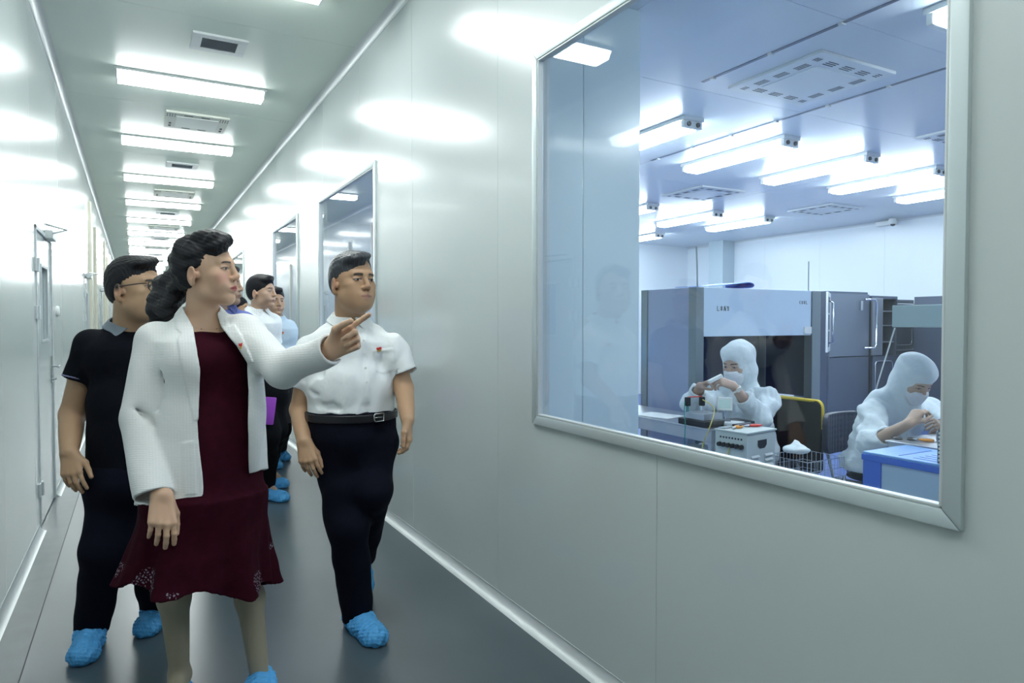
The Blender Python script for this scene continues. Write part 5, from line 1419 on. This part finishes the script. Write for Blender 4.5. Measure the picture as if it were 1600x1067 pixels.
# overhead panel by the right edge
r = empty('overhead_panel', (4.15,1.85,.78), 'grey-green overhead panel above the right-hand worker with slanted stay rod', 'panel')
A,B_ = P(1394,477,3.9),P(1500,478,3.55)
d = unit(Vector((B_.x-A.x,B_.y-A.y,0))); n = Vector((d.y,-d.x,0)); 
if n.dot(A) > 0: n = -n
b = MB(); e = A+d*.62
b.prism([Vector((A.x,A.y,1.376)),Vector((e.x,e.y,1.376)),Vector((e.x,e.y,1.50)),Vector((A.x,A.y,1.50))], -n*.26); b.build('panel', mat('grey_green_panel',(.36,.47,.48),.5), r, bevel=.004)
q = e-n*.13; MB().tube([(q.x,q.y,.7812),(q.x,q.y,1.38)],.018,12).build('post', M_POST, r)
MB().tube([P(1398,513,4.02),P(1371,600,4.50),P(1352,680,4.75)],.0045,8).build('stay_rod', M_WHITE, r, smooth=True)
# stainless cabinets near the far wall
def cabinet(x0,x1,y,zt,label,kind):
    r = empty('steel_cabinet', ((x0+x1)/2,y+.25,0), label, 'cabinet', None); d = .48; t = .02
    b = MB()
    b.box((x0,y,0),(x0+t,y+d,zt)); b.box((x1-t,y,0),(x1,y+d,zt)); b.box((x0+t,y,zt-t-.02),(x1-t,y+d,zt)); b.box((x0+t,y,.06),(x1-t,y+d,.08)); b.box((x0+t,y+d-.01,.08),(x1-t,y+d,zt-t-.02))
    b.build('carcass', M_STEELD, r, bevel=.002)
    for z in (.35,.62,.92,1.14,1.36,1.55):
        MB().box((x0+t,y+.03,z),(x1-t,y+d-.01,z+.015)).build('shelf', M_STEEL, r)
    def handle(x,y_,za,zb_,s,par): MB().tube([(x,y_,za),(x+s*.03,y_-.01,za),(x+s*.10,y_-.045,za),(x+s*.14,y_-.045,za-.05*0-.04),(x+s*.14,y_-.045,zb_+.04),(x+s*.10,y_-.045,zb_),(x,y_,zb_)],.013,8).build('handle', M_CHROME, par, smooth=True)
    def rrect(x0_,x1_,z0_,z1_,yy_,par,nm='window_frame'):
        rr = .05; pts = []
        for (cx,cz,a0) in ((x1_-rr,z1_-rr,0),(x0_+rr,z1_-rr,90),(x0_+rr,z0_+rr,180),(x1_-rr,z0_+rr,270)):
            for a in range(0,91,18): pts.append((cx+rr*math.cos(R(a0+a)),yy_,cz+rr*math.sin(R(a0+a))))
        MB().tube(pts,.008,6,close=True).build(nm, M_CHROME, par, smooth=True)
    if kind == 'closed':
        u = MB().box((x0+.002,y-.025,.98),(x1-.002,y-.003,zt-.03)).build('upper_door', mat('mid_stainless',(.20,.23,.29),.30,.8,bump=(60,.05,.002,(1,1,.05))), r, bevel=.003); l = MB().box((x0+.002,y-.025,.06),(x1-.002,y-.003,.97)).build('lower_door', M_STEELD, r, bevel=.003)
        MB().box((x1-.22,y-.06,1.56),(x1-.18,y-.025,1.68)).build('latch', M_CHROME, u, bevel=.004)
        # hinged door standing open towards the viewer at the left
        Mo = Matrix.Translation((x0-.012,y-.035,0)) @ Matrix.Rotation(R(180+33.5),4,'Z')   # door swung wide open, hinge at the cabinet corner
        od = MB()
        od.box((0,-.012,1.06),(.60,.012,1.11),Mo); od.box((0,-.012,1.71),(.60,.012,1.76),Mo); od.box((0,-.012,1.11),(.05,.012,1.71),Mo); od.box((.55,-.012,1.11),(.60,.012,1.71),Mo)
        for z in (1.30,1.50): od.box((.05,-.008,z),(.55,.008,z+.02),Mo)
        o_ = od.build('open_door', M_ALU, r, bevel=.003); MB().box((.05,-.003,1.11),(.55,.003,1.71),Mo).build('glass_pane', M_MESH, o_)
        MB().tube([Mo@Vector(p) for p in ((.45,.012,1.16),(.45,.06,1.18),(.45,.06,1.64),(.45,.012,1.66))],.011,8).build('handle', M_CHROME, o_, smooth=True)
    if kind == 'ajar':
        od = MB().box((x0-.02,y-.03,.98),(x0+.20,y-.008,zt-.03)).build('upper_door', M_STEEL, r, bevel=.003)
        MB().tube([(x0-.22,y-.06,1.70),(x0-.07,y-.09,1.70),(x0-.03,y-.09,1.66),(x0-.03,y-.09,1.12),(x0-.07,y-.09,1.08),(x0-.22,y-.06,1.08)],.014,8).build('handle', M_CHROME, od, smooth=True)
        l = MB().box((x0+.002,y-.025,.06),(x1-.002,y-.003,.97)).build('lower_door', M_STEELD, r, bevel=.003); rrect(x0-.0+.05,x0+.42,.42,.90,y-.03,l)
    if kind == 'window':
        u = MB().box((x0+.002,y-.025,.98),(x1-.002,y-.003,zt-.05)).build('upper_door', M_STEELD, r, bevel=.003); l = MB().box((x0+.002,y-.025,.06),(x1-.002,y-.003,.97)).build('lower_door', M_STEELD, r, bevel=.003)
        rrect(x0+.08,x1-.08,1.10,1.60,y-.03,u); rrect(x0+.03,x1-.03,1.03,1.66,y-.03,u)
    if kind == 'rack':
        u = MB().box((x0,y-.03,1.10),(x0+.17,y-.008,zt-.02)).build('upper_door', M_STEELD, r, bevel=.003)
        MB().tube([(x0+.02,y-.03,1.16),(x0+.02,y-.08,1.20),(x0+.02,y-.08,1.62),(x0+.06,y-.08,1.68),(x0+.15,y-.08,1.70),(x0+.17,y-.05,1.64)],.012,8).build('handle', M_CHROME, u, smooth=True)
        MB().box((x0+.17,y-.02,.06),(x0+.21,y,zt-.02)).build('upright', M_ALU, r)
    return r
cabinet(7.50,8.29,5.50,1.795,'stainless cabinet right of the clean bench with one glazed door standing open','closed')
cabinet(8.37,8.93,5.50,1.755,'stainless cabinet with narrow door ajar and shelves showing, second from the clean bench','ajar')
cabinet(8.95,9.50,5.62,1.72,'stainless cabinet with round-cornered window, partly behind the grey-green panel','window')
cabinet(9.02,9.85,4.85,1.745,'stainless cabinet with open shelves at the right edge of the window','rack')
k = 0
for zi,z in enumerate((.365,.635,.935,1.155,1.375)):
    for j in range(3):
        z += .0012*(j == 0); x = 9.34+j*.16; h = (.05,.09,.03)[(j+zi)%3]; k += 1
        o = MB().box((x-.06,4.95,z),(x+.05,5.15,z+h)).build('component_tray', (M_STEEL,M_WHITE,M_BLUEL)[(j*2+zi)%3], bevel=.004)
        tag(o, 'small tray on the open cabinet shelves, %s shelf from the bottom, %s' % (('lowest','second','third','fourth','top')[zi], ('left','middle','right')[j]), 'tray', 'trays in the open steel cabinet')
# things glimpsed between the pale column and the clean bench
r = empty('monitor', (3.30,4.55,.78), 'monitor with blue picture glimpsed beside the pale column', 'monitor')
Mr = Matrix.Translation((3.27,4.46,0)) @ Matrix.Rotation(R(-38),4,'Z')
MB().box((-.20,0,1.02),(.10,.03,1.34),Mr).build('bezel', M_WHITE, r, bevel=.005); MB().box((-.185,-.002,1.05),(.088,.001,1.32),Mr).build('screen', M_SCREEN, r); MB().box((-.08,.03,.78),(-.03,.06,1.2),Mr).build('stand', M_BLACK, r); MB().box((-.15,-.04,.78),(.05,.14,.79),Mr).build('foot', M_BLACK, r)
o = MB().box((-.18,-.14,.79),(.10,-.05,.83),Mr).build('keyboard', M_WHITE, bevel=.006); tag(o,'white keyboard below the blue monitor','keyboard')
r = empty('file_box', (3.32,4.85,.78), 'white file box with yellow topped papers behind the monitor', 'box')
Mr = Matrix.Translation((3.27,4.66,0)) @ Matrix.Rotation(R(-38),4,'Z')
MB().box((-.12,0,.78),(.11,.12,1.50),Mr).build('box_body', M_WHITE, r, bevel=.006)
for k in range(6): MB().tube([Mr@Vector((-.02+.02*k,.05,1.50)),Mr@Vector((.0+.022*k,.05,1.66))],.004,6).build('pen', (M_DARK,M_WHITE,M_STEEL)[k%3], r)
MB().lathe(Mr@Vector((.08,.05,1.64)),[(.008,0),(.024,.02),(.018,.05),(.004,.06)],12).build('yellow_topper', M_YEL, r, smooth='auto')

# ------------------------------------------------------------------ gowned workers
def worker(q):
    g = q.get; root = person_root(q['label'], *q['at'])
    hc = P(*q['head']); s = g('hs',1.05); hM = facing(q['head'][0], *q['look']); bM = facing(q['chest'][0], g('turn',0)); F = bM@Vector((0,1,0)); Lf = bM@Vector((1,0,0))
    T = lambda x,y,z: hc+hM@Vector((x*s,y*s,z*s))
    neck, ch, pe = P(*q['neck']), P(*q['chest']), P(*q['pelvis'])
    sr, er, wr_ = [P(*a) for a in q['arm_r']]; sl, el, wl = [P(*a) for a in q['arm_l']]
    B = Solid(); head_solid(B, hc, hM, s, fem=True); B.rc(T(0,-.02,-.06), neck, .052, .055, .03)
    B.ell(ch,(.15,.10,.18),bM,.05); B.ell(pe,(.15,.11,.12),bM,.05); B.rc(ch,pe,.12,.13,.04)
    arm(B, sr, er, wr_, .042,.036,.025); arm(B, sl, el, wl, .042,.036,.025)
    kr, kl, ar, al = [Vector(q[k]) for k in ('knee_r','knee_l','ank_r','ank_l')]
    for (h,kn,an) in ((pe-Lf*.09+UP*.03,kr,ar),(pe+Lf*.09+UP*.03,kl,al)): B.rc(h,kn,.064,.050,.03); B.rc(kn,an,.050,.036,.02); B.rc(an,an+unit(Vector((kn.x-pe.x,kn.y-pe.y,0)))*.13-UP*.03,.036,.03,.02)
    B.plane(Vector((pe.x,pe.y,q['seat']+.012)), -UP, .20)
    for w,h in ((wr_,q['hand_r']),(wl,q['hand_l'])): hand_solid(B, w, P(*h['to'])-P(*h['frm']), h['n'][0]*F+h['n'][1]*Lf+h['n'][2]*UP, h['s'][0]*F+h['s'][1]*Lf+h['s'][2]*UP, h['curl'], h.get('thumb',(.35,.5,.2,.5)), .95)
    V,Q = multires(B, .009*QH, [(hc,.17,.0032*QH),(wr_+unit(P(*q['hand_r']['to'])-wr_)*.07,.12,.0034*QH),(wl+unit(P(*q['hand_l']['to'])-wl)*.07,.12,.0034*QH)])
    to_obj('body', V, Q, M_SKIN, root, face_paint(hc,hM,s,g('skin',(.50,.34,.27)),brow=(.03,.03,.03),brow_w=1.1))
    S = Solid(); E = lambda x,y,z,rx,ry,rz,k=.03,kind='add': S.ell(T(x,y,z),(rx*s,ry*s,rz*s),hM,k,kind)
    E(0,-.022,.036,.096,.114,.108); E(0,-.015,-.040,.099,.094,.09); E(0,.025,.075,.075,.075,.055)
    S.rc(T(0,-.02,-.07), neck-UP*.02, .088, .100, .05); S.rc(neck-UP*.02, ch+UP*.10, .095,.15,.06,sq=(F,.8))
    E(0,.125,-.012,.066,.090,.060,.012,'sub'); E(0,.115,-.070,.060,.075,.055,.02,'sub')
    S.disp(cloth(.0038,q['seed']+9,.12), hc-Vector((.4,.4,.4)), hc+Vector((.3,.3,.3)))
    solid_obj('hood', S, .0050*QH, M_GOWN, root)
    S = Solid(); E(0,.032,-.055,.070,.082,.062,.01); E(0,.075,-.030,.038,.050,.024,.02); E(0,.055,-.090,.046,.054,.036,.02)
    E(0,.085,.032,.12,.07,.056,.006,'sub'); S.plane(T(0,.018,0), hM@Vector((0,-1,0)))
    S.disp(wob(.0012,[(hM@Vector((0,.2,1)),.014,0,1)],.2), hc-Vector((.2,.2,.2)), hc+Vector((.2,.2,.2)))
    solid_obj('face_mask', S, .0035*QH, M_MASK, root)
    S = Solid()
    S.ell(ch,(.185,.135,.19),bM,.05); S.ell(ch.lerp(pe,.55),(.18,.15,.17),bM,.06); S.ell(pe,(.20,.17,.15),bM,.06); S.rc(sr,sl,.070,.070,.05); S.rc(neck-UP*.08,neck-UP*.02,.13,.085,.05)
    for (a,e,w,h) in ((sr,er,P(*q['cuff_r']),0),(sl,el,P(*q['cuff_l']),0)):
        S.rc(a,e,.074,.070,.05); S.rc(e,w,.068,.050,.03,flat=1); dd = unit(w-e); S.rc(w-dd*.012,w+dd*.03,.040,.040,.002,'sub'); 
        rr = .0035
    for (h,kn,an) in ((pe-Lf*.10,kr,ar),(pe+Lf*.10,kl,al)): S.rc(h,kn,.105,.085,.05); S.rc(kn,an,.082,.065,.04,flat=1)
    lo,hi = pe-Vector((.7,.7,.6)), neck+Vector((.6,.6,.2))
    S.disp(cloth(.0080,q['seed']+3,.13), lo, hi); S.disp(cloth(.0030,q['seed']+4,.06), lo, hi)
    S.rc(ch+UP*.12+F*.16-Lf*.0, pe+F*.18, .004,.004,.02,'sub')
    S.plane(Vector((pe.x,pe.y,q['seat'])), -UP, .26)
    solid_obj('gown', S, .0060*QH, M_GOWN, root)
    fwd = unit(Vector((kr.x-pe.x,kr.y-pe.y,0)))
    for a in (ar,al):
        heel = Vector((a.x,a.y,0))-fwd*.05; shoe = shoe_cover(heel, heel+fwd*.24, root, None, w=.045, vox=.007); shoe.name = 'overshoe'; shoe.data.materials[0] = M_GOWN
    return dict(root=root,F=F,Lf=Lf,wl=wl,el=el,wr=wr_)
d = worker(dict(label='seated worker in white hooded gown wearing a wristwatch, hands raised before the clean bench', at=(3.64,3.28), seed=3,
    head=(1153,568,4.60), look=(-32,14), hs=1.10, turn=-36, neck=(1163,610,4.66), chest=(1163,648,4.66), pelvis=(1170,703,4.68), seat=.480,
    arm_r=((1122,620,4.72),(1083,631,4.46),(1094,603,4.34)), arm_l=((1200,624,4.54),(1187,655,4.34),(1146,603,4.20)), cuff_r=(1091,610,4.36), cuff_l=(1161,621,4.245),
    hand_r=dict(frm=(1094,606,4.34),to=(1118,596,4.24),n=(0,0,-1),s=(1,.3,0),curl=[(35,40,20),(40,40,20),(45,40,20),(50,40,20)]),
    hand_l=dict(frm=(1146,603,4.20),to=(1118,592,4.20),n=(.2,-1,-.6),s=(0,0,1),curl=[(30,40,20),(45,50,25),(50,50,25),(55,50,25)]),
    knee_r=(3.20,3.36,.50), knee_l=(3.20,3.16,.50), ank_r=(3.12,3.38,.10), ank_l=(3.12,3.14,.10)))
w_ = d['wl']; dd = unit(d['el']-w_); c = w_+dd*.035
Mw = frame(-CF, dd)
ring_band('wristwatch', c, frame(-CF,dd), .031,.029,.006,.003, M_WHITE, d['root'], vox=.0022)
MB().lathe(c-CF*.030+CR*.004,[(.016,-.003),(.016,.004)],18,'z',frame(dd,-CF).to_4x4()).build('watch_dial', mat('watch_face',(.75,.72,.66),.3), d['root'])
c = P(1118,592,4.18); Mr = frame(CR+UP*.5).to_4x4(); Mr.translation = c
o = MB().box((-.018,-.045,-.008),(.018,.045,.012), Mr).build('work_piece', M_PAPER, bevel=.004); tag(o,'small white part held between the hands of the worker with the watch','part')
worker(dict(label='worker in white hooded gown bent over a fixture at the right edge of the window', at=(4.2,2.5), seed=14,
    head=(1428,592,4.10), look=(40,34), hs=1.08, turn=30, neck=(1408,628,4.18), chest=(1386,668,4.20), pelvis=(1368,728,4.26), seat=.492, skin=(.55,.38,.29),
    arm_r=((1366,645,4.10),(1362,692,3.92),(1420,662,3.70)), arm_l=((1448,640,4.40),(1482,672,4.22),(1468,664,3.95)), cuff_r=(1388,680,3.82), cuff_l=(1472,666,4.02),
    hand_r=dict(frm=(1420,662,3.70),to=(1440,636,3.70),n=(-.3,1,-.3),s=(1,0,.5),curl=[(40,45,20),(50,50,25),(55,50,25),(60,50,25)]),
    hand_l=dict(frm=(1468,664,3.95),to=(1455,658,3.80),n=(0,-1,-.4),s=(1,0,.4),curl=[(35,45,20)]*4),
    knee_r=(3.88,2.20,.52), knee_l=(4.12,2.16,.50), ank_r=(3.90,2.22,.10), ank_l=(4.14,2.18,.10)))
people_near_wall()
people_polo()
people_background()
woman()
